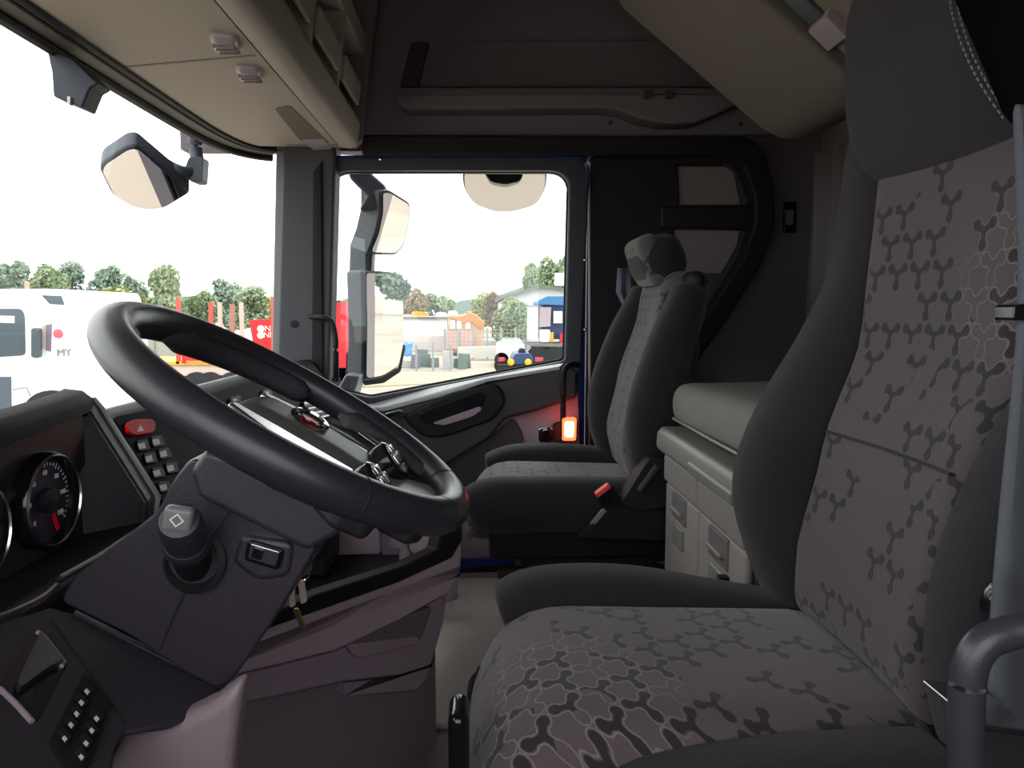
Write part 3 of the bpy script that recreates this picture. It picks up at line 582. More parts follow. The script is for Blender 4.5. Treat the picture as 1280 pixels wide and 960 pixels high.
# ------------------------------------------------------------------ steering column
sc = empty('steering_column', PY(270, 850, 0.75), 'dark grey steering column shroud rising from dashboard to steering wheel', 'steering column')
YP('lower_shroud', rnd([(238, 572), (300, 592), (400, 655), (402, 676), (352, 760), (318, 812), (290, 852), (272, 862), (232, 842), (160, 794), (98, 764), (74, 752), (92, 720), (132, 690), (196, 640), (216, 600)], 10, 3), 0.655, 0.16, SHR, sc, bevel=0.022, seg=5)
YP('upper_collar', rnd([(236, 590), (255, 562), (300, 575), (440, 626), (446, 648), (425, 668), (384, 690), (330, 664), (246, 622)], 8, 3), 0.632, 0.19, mat('collar_plastic', lin((54, 50, 58)), 0.36, bump=0.2, bscale=900), sc, bevel=0.018, seg=4)
T('shroud_seam', [PY(290, 634, 0.654), PY(262, 672, 0.6535), PY(240, 720, 0.6535), PY(215, 775, 0.654), PY(200, 812, 0.655)], 0.0009, RUB, sc, seg=6)
YP('rocker_surround', rnd([(300, 668), (368, 678), (362, 722), (322, 728), (288, 704)], 12, 4), 0.651, 0.02, SHR, sc, bevel=0.006, seg=3)
YP('rocker_frame', rnd([(309, 675), (356, 688), (348, 714), (304, 701)], 6, 3), 0.647, 0.02, GLOSS, sc, bevel=0.003)
YP('column_rocker', rnd([(313, 679), (350, 690), (344, 709), (309, 698)], 3, 3), 0.642, 0.015, SAT, sc, bevel=0.003, seg=3)
YP('rocker_inlay', rnd([(317, 684), (330, 688), (326, 701), (313, 697)], 2, 3), 0.6405, 0.01, GLOSS, sc, bevel=0.001)
st = empty('column_stalk', PY(235, 710, 0.66), 'grey control stalk with square washer button on near side of steering column', 'stalk')
S0 = PY(243, 706, 0.662); S1 = PY(224, 650, 0.585); ax = (S1 - S0)
L('stalk_socket', [(0.027, -0.01), (0.030, 0.004), (0.025, 0.007), (0.021, -0.003)], PY(245, 700, 0.657), (-0.1, -1, 0.15), BLK, st)
L('stalk_base', [(0.016, 0), (0.0165, 0.25 * ax.length), (0.018, 0.42 * ax.length)], S0, ax, BLK, st)
L('stalk_ring', [(0.0185, 0.42 * ax.length), (0.0198, 0.46 * ax.length), (0.0198, 0.56 * ax.length), (0.0185, 0.60 * ax.length)], S0, ax, SHR, st)
L('stalk_knob', [(0.0178, 0.60 * ax.length), (0.0182, 0.75 * ax.length), (0.0178, 0.92 * ax.length), (0.0155, 1.0 * ax.length), (0.010, 1.02 * ax.length)], S0, ax, SHR, st)
fb = frame(S0 + ax * 1.03, (1, 0.12, -0.2), (0.25, 0, 1)); b3 = fb.to_3x3()
RB('washer_button', S0 + ax * 1.02, (0.023, 0.021, 0.012), 0.004, mat('button_grey', lin((112, 108, 112)), 0.4), st, M=b3)
text('washer_symbol', '\u25C7', frame(S0 + ax * 1.02 + b3 @ Vector((0, 0, 0.0062)), b3 @ Vector((1, 0, 0)), b3 @ Vector((0, 1, 0))), 0.012, WHT, st)
# keys in the lock on the far side of the column
ky = empty('key_bunch', PY(378, 700, 0.86), 'small bunch of keys hanging below steering column ignition lock', 'keys')
L('ignition_lock', [(0.018, 0), (0.018, 0.02), (0.012, 0.022)], PY(386, 676, 0.84), (0.8, -0.4, -0.2), BLK, ky, seg=20)
T('key_ring', [PY(378 + 9 * cos(a * pi / 8), 716 + 10 * sin(a * pi / 8), 0.86) for a in range(16)], 0.0012, CHR, ky, closed=True, seg=6, up=Vector((0, 1, 0)))
YP('key_fob', rnd([(372, 700), (386, 698), (389, 716), (376, 722)], 5, 3), 0.858, 0.010, mat('fob_grey', lin((96, 88, 100)), 0.4), ky, bevel=0.003)
YP('key', rnd([(361, 733), (368, 731), (369, 758), (362, 760)], 3, 3), 0.857, 0.003, KEYP, ky, bevel=0.001)
YP('key', rnd([(372, 728), (380, 725), (384, 752), (376, 756)], 3, 3), 0.855, 0.003, KEYP, ky, bevel=0.001)
YP('key', rnd([(365, 762), (372, 760), (384, 788), (378, 790)], 3, 3), 0.856, 0.003, BRASS, ky, bevel=0.001)
L('key_bead', [(0.003, -0.004), (0.006, 0), (0.003, 0.004)], PY(352, 751, 0.86), (0, -1, 0), CHR, ky, seg=12)

# ------------------------------------------------------------------ steering wheel
RR = 0.183
WC = Vector((-0.1855, 0.730, Z(-0.1035))); th = radians(31.5); ro = radians(-2.1)
wa = Vector((cos(th), 0, -sin(th))); wb = (Vector((0, 1, 0)) * cos(ro) + Vector((sin(th), 0, cos(th))) * sin(ro)); wn = wa.cross(wb)
def W(p, q, h=0): return WC + wa * p + wb * q + wn * h
W3 = Matrix((wa, wb, wn)).transposed()
sw = empty('steering_wheel', WC, 'large black leather steering wheel with silver spokes on tilted column', 'steering wheel')
T('rim', [W(RR * cos(a * 2 * pi / 96), RR * sin(a * 2 * pi / 96)) for a in range(96)], 0.0180, LEA, sw, seg=24, closed=True, r2=0.0185, up=wn)
def arc(a0, a1, R, h, n=30): return [W(-R * cos(lerp(a0, a1, i / n)), R * sin(lerp(a0, a1, i / n)), h) for i in range(n + 1)]
def grip(a0, a1):
    bm = bmesh.new(); a0, a1 = radians(a0), radians(a1); pts = arc(a0, a1, 0.171, -0.008)
    sweep(bm, pts, 0.0155, 16, up=wn, rfun=lambda t: min(1, 0.35 + 5 * min(t, 1 - t + 0.03)) if min(t, 1 - t + 0.03) < 0.13 else 1)
    fin('grip', bm, LEAG, sw, sharp=80)
grip(14, 82); grip(97, 150); grip(-82, -14); grip(-150, -97)
for a in (122, -122, 158, -158):
    a = radians(a); c = W(-RR * cos(a), RR * sin(a)); t = wa * sin(a) + wb * cos(a)
    L('rim_seam', [(0.0186, -0.0012), (0.0189, 0), (0.0186, 0.0012)], c, t, RUB, sw, seg=24)
def hubf(q):
    t = (q.x + 0.075) / 0.15
    q = q.copy(); q.y *= 1 - 0.16 * max(0, t - 0.3); q.z += -0.10 * (q.x * q.x) / 0.15 - 1.3 * q.y * q.y
    return q
hub = RB('hub_cover', W(0.025, 0.016, -0.034), (0.165, 0.106, 0.062), 0.022, mat('hub_plastic', lin((92, 92, 90)), 0.36, bump=0.15, bscale=900), sw, n=8, M=W3, fn=hubf)
L('hub_barrel', [(0.055, -0.16), (0.06, -0.05), (0.05, -0.03)], W(0.01, 0, 0), wn, BLK, sw)
L('emblem', [(0.021, 0), (0.021, 0.003), (0.018, 0.004), (0.017, 0.002), (0, 0.002)], W(0.012, 0.014, -0.0025), (wn - wb * 0.22).normalized(), CHR, sw, seg=32)
eb = sw.children[-1]
bm = bmesh.new(); prism(bm, [W(0.012 + 0.010 * cos(a), 0.014 + 0.010 * sin(a) * (0.7 + 0.5 * (k % 2)), 0.0002) for k, a in enumerate([i * pi / 5 for i in range(10)])], wn * 0.001); fin('emblem_crest', bm, mat('emblem_red', lin((190, 60, 55)), 0.3), eb)
bm = bmesh.new()
for k in range(8):
    a = k * pi / 4; addbox(bm, W(0.012 + 0.0145 * cos(a), 0.014 + 0.0145 * sin(a), 0.0010), (0.002, 0.005, 0.0008), W3 @ Matrix.Rotation(a, 3, 'Z'))
fin('emblem_lettering', bm, mat('emblem_blue', lin((40, 50, 90)), 0.3), eb)
for s in (-1, 1):
    def SP(name, pts, h0, h1, m, **k):
        return P(name, [W(p, s * q, h0) for p, q in pts], wn * (h1 - h0), m, sw, **k)
    SP('spoke', [(0.0, 0.055), (0.09, 0.055), (0.125, 0.10), (0.12, 0.155), (0.09, 0.166), (0.055, 0.13), (0.0, 0.085)], -0.03, -0.008, BLK, bevel=0.006, seg=3)
    SP('spoke_trim', [(-0.05, 0.046), (0.0, 0.044), (0.045, 0.044), (0.085, 0.044), (0.092, 0.068), (0.05, 0.088), (0.0, 0.080), (-0.05, 0.060)], -0.026, -0.008, SAT, bevel=0.003, seg=3)
    SP('spoke_trim', [(0.055, 0.108), (0.10, 0.088), (0.118, 0.10), (0.105, 0.135), (0.085, 0.15)], -0.009, -0.002, SAT, bevel=0.003, seg=3)
    pax = (wn + wa * 0.45).normalized(); pu = wb.cross(pax).normalized(); po = W(0.108, 0.052 if s > 0 else -0.070, 0.0)
    pod = L('button_pod', [(0.024, -0.035), (0.0255, -0.01), (0.0245, 0.0), (0.021, 0.003)], po, pax, GLOSS, sw, seg=28)
    pm3 = Matrix((pu, wb, pax)).transposed()
    for k, (dx, dy, sx_, sy_) in enumerate(((0.0125, 0, 0.009, 0.017), (-0.0125, 0, 0.009, 0.017), (0, 0.0125, 0.013, 0.007), (0, -0.0125, 0.013, 0.007), (0, 0, 0.010, 0.010))):
        RB('pod_button', po + pax * 0.004 + pu * dx + wb * dy, (sx_, sy_, 0.004), 0.0018, LGR if k in (0, 4) else SAT, pod, n=2, M=pm3)
    SP('spoke_arm', [(0.11, 0.06), (0.14, 0.07), (0.165, 0.10), (0.155, 0.125), (0.125, 0.13), (0.105, 0.09)], -0.024, -0.006, BLK, bevel=0.005, seg=3)
P('bottom_spoke', [W(0.09, -0.045, -0.028), W(0.135, -0.06, -0.022), W(0.164, -0.06, -0.012), W(0.168, 0.06, -0.012), W(0.135, 0.06, -0.022), W(0.09, 0.045, -0.028)], wn * 0.010, mat('satin_grey', lin((150, 150, 150)), 0.3, metal=0.3), sw, bevel=0.003)

# ------------------------------------------------------------------ open console beside the driver's knee
cc = empty('centre_console', PZ(560, 745, Z(-0.6)), 'mauve grey open tray console with black rim under the dashboard', 'console')
CA = (-0.34, 1.01); CB = (-0.04, 1.33); CN = Vector((-0.32, 0.30, 0)).normalized()
def CP(name, pxs, d, m, parent=cc, off=0.0, **k):
    o = Vector((CA[0], CA[1], 0)) + CN * off; o2 = Vector((CB[0], CB[1], 0)) + CN * off
    return P(name, [PL(x, y, o, o2) for x, y in pxs], CN * d, m, parent, **k)
CP('tray_rim', [(322, 774), (400, 742), (505, 708), (546, 688), (554, 655), (566, 622), (579, 612), (579, 676), (566, 698), (500, 728), (400, 764), (308, 797)], 0.03, BLK, off=-0.006, bevel=0.005, seg=3)
CP('front_panel', [(310, 795), (400, 762), (500, 727), (560, 700), (578, 672), (577, 716), (561, 742), (500, 776), (420, 814), (340, 834), (286, 846), (292, 815)], 0.03, PUR, bevel=0.006, seg=3)
CP('lower_panel', [(284, 846), (340, 835), (420, 815), (500, 777), (560, 744), (556, 776), (540, 832), (500, 845), (430, 853), (286, 884)], 0.04, PURD, off=0.018, bevel=0.006, seg=3)
CP('door_pocket', rnd([(420, 793), (470, 782), (541, 758), (531, 788), (524, 803), (450, 822), (438, 815)], 5, 3), 0.02, mat('pocket_mauve', lin((112, 102, 110)), 0.5), off=0.012, bevel=0.004)
CP('pocket_lip', [(433, 806), (522, 796), (526, 804), (452, 823), (440, 818)], 0.01, PURD, off=0.004, bevel=0.002)
CP('foot_block', [(430, 854), (500, 846), (540, 833), (546, 800), (532, 850), (520, 862), (430, 870)], 0.10, PURD, off=0.03)
e = Vector((-0.042, 1.328, 0))
P('end_panel', [e + Vector((0, 0, Z(-0.545))), e + Vector((0, 0, Z(-0.335))), e + CN * 0.30 + Vector((0, 0, Z(-0.30))), e + CN * 0.30 + Vector((0, 0, Z(-0.545)))], (-0.02, -0.02, 0), PURD, cc, bevel=0.006)
P('tray_floor', [Vector((-0.34, 1.01, Z(-0.50))), Vector((-0.04, 1.33, Z(-0.50))), Vector((-0.26, 1.56, Z(-0.50))), Vector((-0.39, 1.42, Z(-0.50))), Vector((-0.39, 1.02, Z(-0.50)))], (0, 0, 0.02), BLK, cc)
P('console_core', [Vector((-0.36, 1.06, 0)), Vector((-0.09, 1.35, 0)), Vector((-0.26, 1.51, 0)), Vector((-0.385, 1.38, 0)), Vector((-0.385, 1.06, 0))], (0, 0, Z(-0.52)), CARP, cc)
B('tray_box', -0.385, -0.28, 1.28, 1.42, Z(-0.48), Z(-0.40), BLK2, cc, bevel=0.008)
B('tray_divider', -0.30, -0.20, 1.40, 1.42, Z(-0.48), Z(-0.37), PURD, cc, bevel=0.003)
pn = empty('tray_papers', (-0.27, 1.36, Z(-0.47)), 'mauve folded document leaning inside the console tray behind steering wheel', 'document')
P('sheet', [PY(474, 664, 1.44), PY(512, 668, 1.44), PY(560, 683, 1.44), PY(480, 684, 1.44)], (0, 0.01, 0), mat('paper_mauve', lin((120, 110, 132)), 0.6), pn)
P('sheet', [PY(476, 686, 1.40), PY(512, 685, 1.40), PY(480, 702, 1.40)], (0, 0.01, 0), mat('paper_mauve', lin((120, 110, 132)), 0.6), pn)
bt = L('small_bottle', [(0.012, 0), (0.013, 0.02), (0.006, 0.03), (0.006, 0.04), (0, 0.041)], PY(508, 706, 1.28), (0, 0, 1), LGR, None, seg=16)
tag(bt, 'tiny pale grey bottle standing in the console tray near its rim', 'bottle')
# ------------------------------------------------------------------ seats
def seat(name, label, yc, backX, backtab, bulge, zc, x0, fab, plush, wcen, wtot, loY, zt_back, heads, zo=0.0):
    s = empty(name, (0.25, yc, 0.05), label, 'seat')
    def bx(z): return interp(backtab, z)      # front face of the backrest centre, z from eye
    return s, bx
# ---- driver seat
DY = 0.785; HWC = 0.142; 
ds = empty('suspension_seat', (0.25, DY, 0.02), 'near driver seat with dark three-lobed pattern cloth and plush bolsters', 'seat')
BT = [(-0.40, 0.425), (-0.32, 0.425), (-0.176, 0.455), (-0.03, 0.50), (0.165, 0.512), (0.6, 0.56)]
# cushion centre
CT = -0.378
def cf(q):   # q centred on cushion box, x -0.23..0.23
    q = q.copy(); q.z += -0.010 * max(0, (q.x + 0.1)) / 0.3 - 0.35 * q.y * q.y + 0.006
    if q.x < -0.10: q.z -= 0.10 * ((-0.10 - q.x) / 0.14) ** 3 * (1 if q.z > 0 else 0.2)
    q.x -= -0.25 * q.y * q.y
    return q
RB_c = Vector((0.215, DY - 0.01, Z(CT) - 0.075))
bm = rbox((0.47, 2 * HWC + 0.03, 0.15), 0.05, 14, lambda q: cf(q) + RB_c, lambda q: (q.y + 0.3, q.x + q.z * 0.9 + 0.6))
fin('cushion', bm, FAB, ds, sharp=80)
def bolster(par, m, yc, w, path, r, name='bolster', seg=16, tilt=0):
    """upholstered roll swept along path of (x, z, halfheight) at y=yc"""
    b = bmesh.new(); rings = []; pts = [Vector((x, yc + dy, Z(z))) for x, z, h, dy in path]
    P_ = smoothpath(pts, 6); hs = smoothpath([(h, 0, 0) for _, _, h, _ in path], 6); n = len(P_)
    for i, p in enumerate(P_):
        a = P_[max(0, i - 1)]; c = P_[min(n - 1, i + 1)]; d = (c - a).normalized(); side = Vector((0, 1, 0)); u = side.cross(d).normalized(); h = hs[i].x
        t = i / (n - 1); e = min(1, (min(t, 1 - t) / 0.06 + 0.25)) if min(t, 1 - t) < 0.045 else 1; ring = []
        for k in range(seg):
            an = 2 * pi * k / seg; cx, cy = cos(an), sin(an); f = 1 / (abs(cx) ** 3 + abs(cy) ** 3) ** (1 / 3)
            ring.append(b.verts.new(p + side * cx * f * w / 2 * e + u * cy * f * h * e))
        rings.append(ring)
    for i in range(n - 1):
        for k in range(seg): b.faces.new((rings[i][k], rings[i][(k + 1) % seg], rings[i + 1][(k + 1) % seg], rings[i + 1][k]))
    b.faces.new(rings[0]); b.faces.new(list(reversed(rings[-1])))
    return fin(name, b, m, par, sharp=85, sub=1)
bolster(ds, PLUSH, DY + 0.185, 0.105, [(0.03, -0.42, 0.045, -0.02), (0.08, -0.405, 0.052, -0.01), (0.20, -0.408, 0.052, 0), (0.32, -0.43, 0.052, 0), (0.44, -0.45, 0.05, 0)], 0.03, 'cushion_bolster')
bolster(ds, PLUSH, DY - 0.188, 0.10, [(0.135, -0.475, 0.055, 0.0), (0.16, -0.455, 0.052, 0), (0.26, -0.438, 0.050, 0), (0.34, -0.430, 0.046, 0), (0.43, -0.425, 0.042, 0)], 0.03, 'cushion_bolster')
B('seat_base', 0.0, 0.46, DY - 0.20, DY + 0.20, Z(-0.60), Z(-0.50), BLK, ds, bevel=0.015)
B('pedestal', 0.06, 0.42, DY - 0.17, DY + 0.17, 0.0, Z(-0.60), RUB, ds, bevel=0.01)
RB('front_lever', PY(574, 925, 0.66), (0.02, 0.05, 0.075), 0.01, GLOSS, ds)
# backrest centre
def interpB(z): return interp(BT, z)
def backf(tab, y0, th, ymul=0.45):
    def f(q):    # q.z height centred, q.x thickness (front is negative)
        z = q.z; x = interp(tab, z) + th / 2 + q.x + (-ymul * 0 + ymul * q.y * q.y * -1 if q.x < 0 else 0)
        return Vector((x, y0 + q.y, Z(z)))
    return f
def shift(fn, zc): return lambda q: fn(Vector((q.x, q.y, q.z + zc)))
H = 0.66; zc = -0.41 + H / 2
bm = rbox((0.14, 2 * HWC + 0.02, H), 0.035, 18, shift(backf(BT, DY, 0.14), zc), lambda q: (q.y + 0.3, q.z + 0.55 - q.x * 0.5))
fin('backrest', bm, FABB, ds, sharp=80)
T('back_seam', [(interpB(-0.155) - 0.0025 - 0.45 * y * y + 0.001, DY + y, Z(-0.155 + 0.0 * y)) for y in [i * 0.0125 - 0.125 for i in range(21)]], 0.0020, PLUSHD, ds, seg=6)
BB = [(0.47, -0.42, 0.05, -0.01), (0.455, -0.34, 0.072, 0), (0.452, -0.25, 0.092, 0.005), (0.475, -0.16, 0.086, 0.005), (0.515, -0.05, 0.068, 0), (0.54, 0.05, 0.056, -0.01), (0.55, 0.18, 0.054, -0.02), (0.56, 0.30, 0.05, -0.02)]
bolster(ds, PLUSH, DY + 0.200, 0.115, BB, 0.03, 'back_bolster')
bolster(ds, PLUSH, DY - 0.190, 0.11, [(0.48, -0.42, 0.05, -0.01), (0.470, -0.34, 0.062, 0), (0.478, -0.25, 0.072, 0), (0.51, -0.15, 0.066, 0.004), (0.555, -0.05, 0.05, 0.008), (0.585, 0.03, 0.04, 0.01)], 0.03, 'back_bolster')
RB('back_shell', (0.60, DY, Z(-0.05)), (0.06, 0.44, 0.66), 0.03, BLK, ds, M=Matrix.Rotation(radians(9), 3, 'Y'))
# integrated head restraint in plush
def hf(q):
    z = q.z; f = interp([(-0.16, 0.0), (-0.05, -0.03), (0.05, -0.042), (0.2, -0.02)], z)
    sc_ = interp([(-0.16, 0.97), (0.0, 1.05), (0.16, 0.98)], z)
    return Vector((0.565 + q.x + (f if q.x < 0 else 0) + 0.1 * z, DY + q.y * sc_, Z(0.318 + z) + 0.12 * (q.y * -1) * (1 if q.z < 0 else 0) * 0))
bm = rbox((0.13, 0.355, 0.32), 0.05, 12, hf)
fin('headrest', bm, PLUSH, ds, sharp=80)
# stitched dark side wing of the headrest
RB('headrest_wing', (0.545, 0.597, Z(0.305)), (0.21, 0.20, 0.27), 0.035, mat('wing_black_cloth', lin((16, 15, 16)), 1.0, bump=0.4, spec=0.0), ds, n=8, M=Matrix.Rotation(radians(-31), 3, 'X'))
bm = bmesh.new()
for off in (0, 9, 22):
    path = smoothpath([PX(1186 + off, -20, 0.452), PX(1190 + off, 15, 0.452), PX(1204 + off, 60, 0.452), PX(1226 + off, 105, 0.454), PX(1256 + off, 150, 0.457)], 12)
    for a, b_ in zip(path[::2], path[1::2]):
        d_ = (b_ - a); addbox(bm, (a + b_) / 2, (0.0016, 0.0014, d_.length * 1.2), d_.to_track_quat('Z', 'X').to_matrix())
fin('stitching', bm, mat('stitch_thread', lin((120, 116, 118)), 0.8), ds, stuff=True)
L('recline_knob', [(0.030, 0), (0.032, 0.01), (0.026, 0.024), (0, 0.028)], (0.43, 0.535, Z(-0.235)), (-0.3, -1, 0.1), GLOSS, ds, seg=28)
# belt buckle stalk of driver's seat
bk = empty('driver_belt_buckle', PY(896, 745, 1.02), 'red topped seat belt buckle standing beside driver seat far bolster', 'buckle')
fr = Matrix.Rotation(radians(-35), 3, 'Y')
RB('buckle_body', PY(912, 752, 1.07), (0.05, 0.02, 0.03), 0.006, GLOSS, bk, M=Matrix.Rotation(radians(30), 3, 'Y'), n=2)
RB('buckle_button', PY(897, 740, 1.065), (0.030, 0.018, 0.014), 0.004, REDB, bk, M=Matrix.Rotation(radians(-35), 3, 'Y'), n=2)
B('buckle_stem', 0.37, 0.385, 1.065, 1.08, Z(-0.58), Z(-0.41), BLK, bk)
YP('armrest_pivot', [(966, 720), (990, 700), (1010, 745), (1000, 770), (930, 760)], 1.055, 0.012, BLK, bk, bevel=0.006)

# belt strap and near grab tube
sb = empty('driver_seat_belt', PY(1262, 600, 0.50), 'pale grey seat belt webbing hanging down beside driver backrest near edge', 'seat belt')
b = bmesh.new(); cols = []
prof = [(1266, 1300, 128), (1268, 1310, 180), (1272, 1312, 260), (1274, 1314, 380), (1266, 1312, 480), (1254, 1310, 580), (1244, 1310, 680), (1236, 1312, 780), (1230, 1314, 840), (1236, 1314, 880), (1252, 1314, 902)]
for (a, c, y) in prof: cols.append([b.verts.new(PY(lerp(a, c, t), y, 0.50 - 0.006 * sin(t * pi * 2.2))) for t in [i / 8 for i in range(9)]])
for i in range(len(cols) - 1):
    for k in range(8): b.faces.new((cols[i][k], cols[i][k + 1], cols[i + 1][k + 1], cols[i + 1][k]))
fin('webbing', b, STRAP, sb, solid=0.003, sub=1)
YP('belt_guide', rnd([(1268, 381), (1300, 378), (1300, 402), (1266, 400)], 3, 2), 0.490, 0.02, GLOSS, sb, bevel=0.003)
gt = empty('armrest_tube', PY(1210, 960, 0.40), 'thick dark grey bent tube rail at the near right corner beside driver seat', 'rail')
T('tube', smoothpath([PY(1206, 1100, 0.40), PY(1207, 960, 0.40), PY(1208, 880, 0.40), PY(1212, 836, 0.40), PY(1228, 806, 0.40), PY(1258, 792, 0.40), PY(1300, 785, 0.40), PY(1400, 775, 0.41)], 7), 0.0098, mat('tube_grey', lin((56, 56, 64)), 0.32, bump=0.1, bscale=900), gt, seg=20)
YP('floor_bracket', rnd([(1222, 905), (1300, 915), (1300, 925), (1222, 915)], 3, 2), 0.44, 0.06, SAT, gt, bevel=0.002)

# ---- passenger seat
PYC = 1.88
ps = empty('suspension_seat', (0.25, PYC, 0.02), 'far passenger seat in dark plush with narrow patterned centre and headrest', 'seat')
bm = rbox((0.47, 0.30, 0.15), 0.05, 12, lambda q: cf(q) + Vector((0.195, PYC, Z(-0.42) - 0.072)), lambda q: (q.y + 0.7, q.x + q.z * 0.9 + 1.1))
fin('cushion', bm, FABP, ps, sharp=80)
bolster(ps, PLUSHD, PYC + 0.185, 0.10, [(0.02, -0.46, 0.05, -0.02), (0.10, -0.435, 0.052, 0), (0.25, -0.435, 0.052, 0), (0.42, -0.45, 0.05, 0)], 0.03, 'cushion_bolster')
bolster(ps, PLUSHD, PYC - 0.185, 0.11, [(-0.03, -0.49, 0.055, 0.02), (0.02, -0.465, 0.068, 0.0), (0.12, -0.462, 0.068, 0), (0.26, -0.462, 0.066, 0), (0.42, -0.46, 0.06, 0)], 0.03, 'cushion_bolster')
BTP = [(-0.42, 0.375), (-0.32, 0.355), (-0.18, 0.385), (0.0, 0.44), (0.15, 0.465)]
H = 0.53; zc = -0.43 + H / 2
bm = rbox((0.12, 0.27, H), 0.035, 16, shift(backf(BTP, PYC, 0.12, 0.3), zc), lambda q: (q.y + 0.7, q.z + 0.55 - q.x * 0.5)); fin('backrest', bm, FABP, ps, sharp=80)
BP = [(0.40, -0.42, 0.05, 0), (0.385, -0.32, 0.07, 0), (0.395, -0.22, 0.078, 0.005), (0.43, -0.08, 0.066, 0), (0.465, 0.02, 0.052, -0.01), (0.48, 0.07, 0.045, -0.02)]
bolster(ps, PLUSHD, PYC + 0.185, 0.11, BP, 0.03, 'back_bolster')
bolster(ps, PLUSHD, PYC - 0.185, 0.11, [(x + 0.022, z, h * 0.82, -dy) for x, z, h, dy in BP], 0.03, 'back_bolster')
RB('back_shell', (0.475, PYC, Z(-0.15)), (0.04, 0.42, 0.50), 0.025, BLK, ps, M=Matrix.Rotation(radians(9), 3, 'Y'))
RB('headrest', (0.458, PYC, Z(0.132)), (0.115, 0.23, 0.125), 0.05, PLUSHD, ps, n=6, M=Matrix.Rotation(radians(-22), 3, 'Y'))
fin('headrest_panel', rbox((0.06, 0.20, 0.132), 0.028, 6, lambda q: Matrix.Rotation(radians(-22), 3, 'Y') @ q + Vector((0.433, PYC - 0.006, Z(0.130))), lambda q: (q.y + 0.7, q.z)), FABP, ps, sharp=80)
B('seat_base', 0.02, 0.46, PYC - 0.19, PYC + 0.19, Z(-0.60), Z(-0.525), BLK, ps, bevel=0.012)
B('pedestal', 0.10, 0.44, PYC - 0.16, PYC + 0.16, 0.0, Z(-0.60), RUB, ps, bevel=0.01)
B('slide_rail', 0.04, 0.50, PYC - 0.20, PYC - 0.17, Z(-0.64), Z(-0.62), mat('rail_dark', lin((60, 60, 64)), 0.4, metal=0.5), ps)
YP('side_cover', rnd([(722, 672), (772, 628), (800, 622), (836, 632), (836, 676)], 4, 3), 1.615, 0.06, BLK, ps, bevel=0.008)
YP('recline_housing', rnd([(776, 630), (812, 572), (836, 574), (836, 634), (800, 640)], 5, 3), 1.60, 0.06, BLK, ps, bevel=0.008)
T('recline_lever', [PY(800, 614, 1.585), PY(822, 583, 1.585)], 0.0085, RUB, ps, seg=10)
pb = empty('passenger_belt_buckle', PY(765, 625, 1.60), 'black seat belt buckle with pinkish red button beside passenger seat cushion', 'buckle')
YP('buckle_body', rnd([(746, 622), (765, 607), (780, 626), (758, 640)], 3, 2), 1.585, 0.02, GLOSS, pb, bevel=0.003)
YP('buckle_button', rnd([(744, 618), (761, 605), (764, 609), (747, 623)], 1.5, 2), 1.583, 0.022, REDB, pb, bevel=0.002)
YP('buckle_stem', [(752, 638), (760, 636), (745, 655), (738, 655)], 1.59, 0.008, LGM, pb)
pbelt = empty('passenger_seat_belt', PY(785, 375, 2.2), 'pleated belt webbing hanging behind far side of passenger headrest', 'seat belt')
b = bmesh.new(); cols = []
for (a, c, y) in [(772, 792, 335), (770, 795, 365), (780, 794, 385), (778, 790, 420), (774, 786, 470), (770, 784, 560)]: cols.append([b.verts.new(PY(lerp(a, c, t), y, 2.18 - 0.01 * (i % 2))) for i, t in enumerate((0, 0.25, 0.5, 0.75, 1))])
for i in range(len(cols) - 1):
    for k in range(4): b.faces.new((cols[i][k], cols[i][k + 1], cols[i + 1][k + 1], cols[i + 1][k]))
fin('webbing', b, mat('belt_dark', lin((84, 88, 100)), 0.7), pbelt, solid=0.003)
# ------------------------------------------------------------------ outside mirrors
def mirror_glass_slab(name, pts, vec, parent, thick, m=MIR): return P(name, pts, Vector(vec) * thick, m, parent)
def mirror(name, label, pxs, Y, tiltx, tiltz, parent_parts=None, depth=0.10, glassdx=0.0):
    r = empty(name, PY(*pxs[0], Y), label, 'mirror'); return r
def tilted(pxs, Pc, N): return [PP(x, y, Pc, N) for x, y in pxs]
# front corner mirror, hung outside the windscreen
fmr = empty('front_mirror', PY(244, 176, 2.30), 'rounded convex front mirror on an arm outside the windscreen corner', 'mirror')
Pc = PY(185, 225, 2.20); N = Vector((0.22, -0.62, -0.75)).normalized()
o_ = rnd([(124, 212), (128, 203), (158, 183), (170, 182), (237, 238), (236, 243), (205, 262), (185, 264), (165, 260), (140, 245)], 8, 4)
P('housing', tilted(o_, Pc, N), -N * 0.07, MIRH, fmr, bevel=0.012, seg=4)
P('mirror_face', [q + N * 0.002 for q in tilted([(185 + (x - 185) * 0.93, 224 + (y - 224) * 0.92) for x, y in o_], Pc, N)], N * 0.003, MIR, fmr)
T('arm', smoothpath([PY(244, 172, 2.32), PY(245, 190, 2.32), PY(246, 206, 2.30), PY(236, 216, 2.28), PY(222, 214, 2.26), PY(205, 205, 2.27)], 4), 0.020, MIRH, fmr, seg=12)
YP('arm_joint', rnd([(236, 196), (254, 196), (252, 228), (240, 228), (228, 218)], 4, 3), 2.27, 0.05, MIRH, fmr, bevel=0.006)
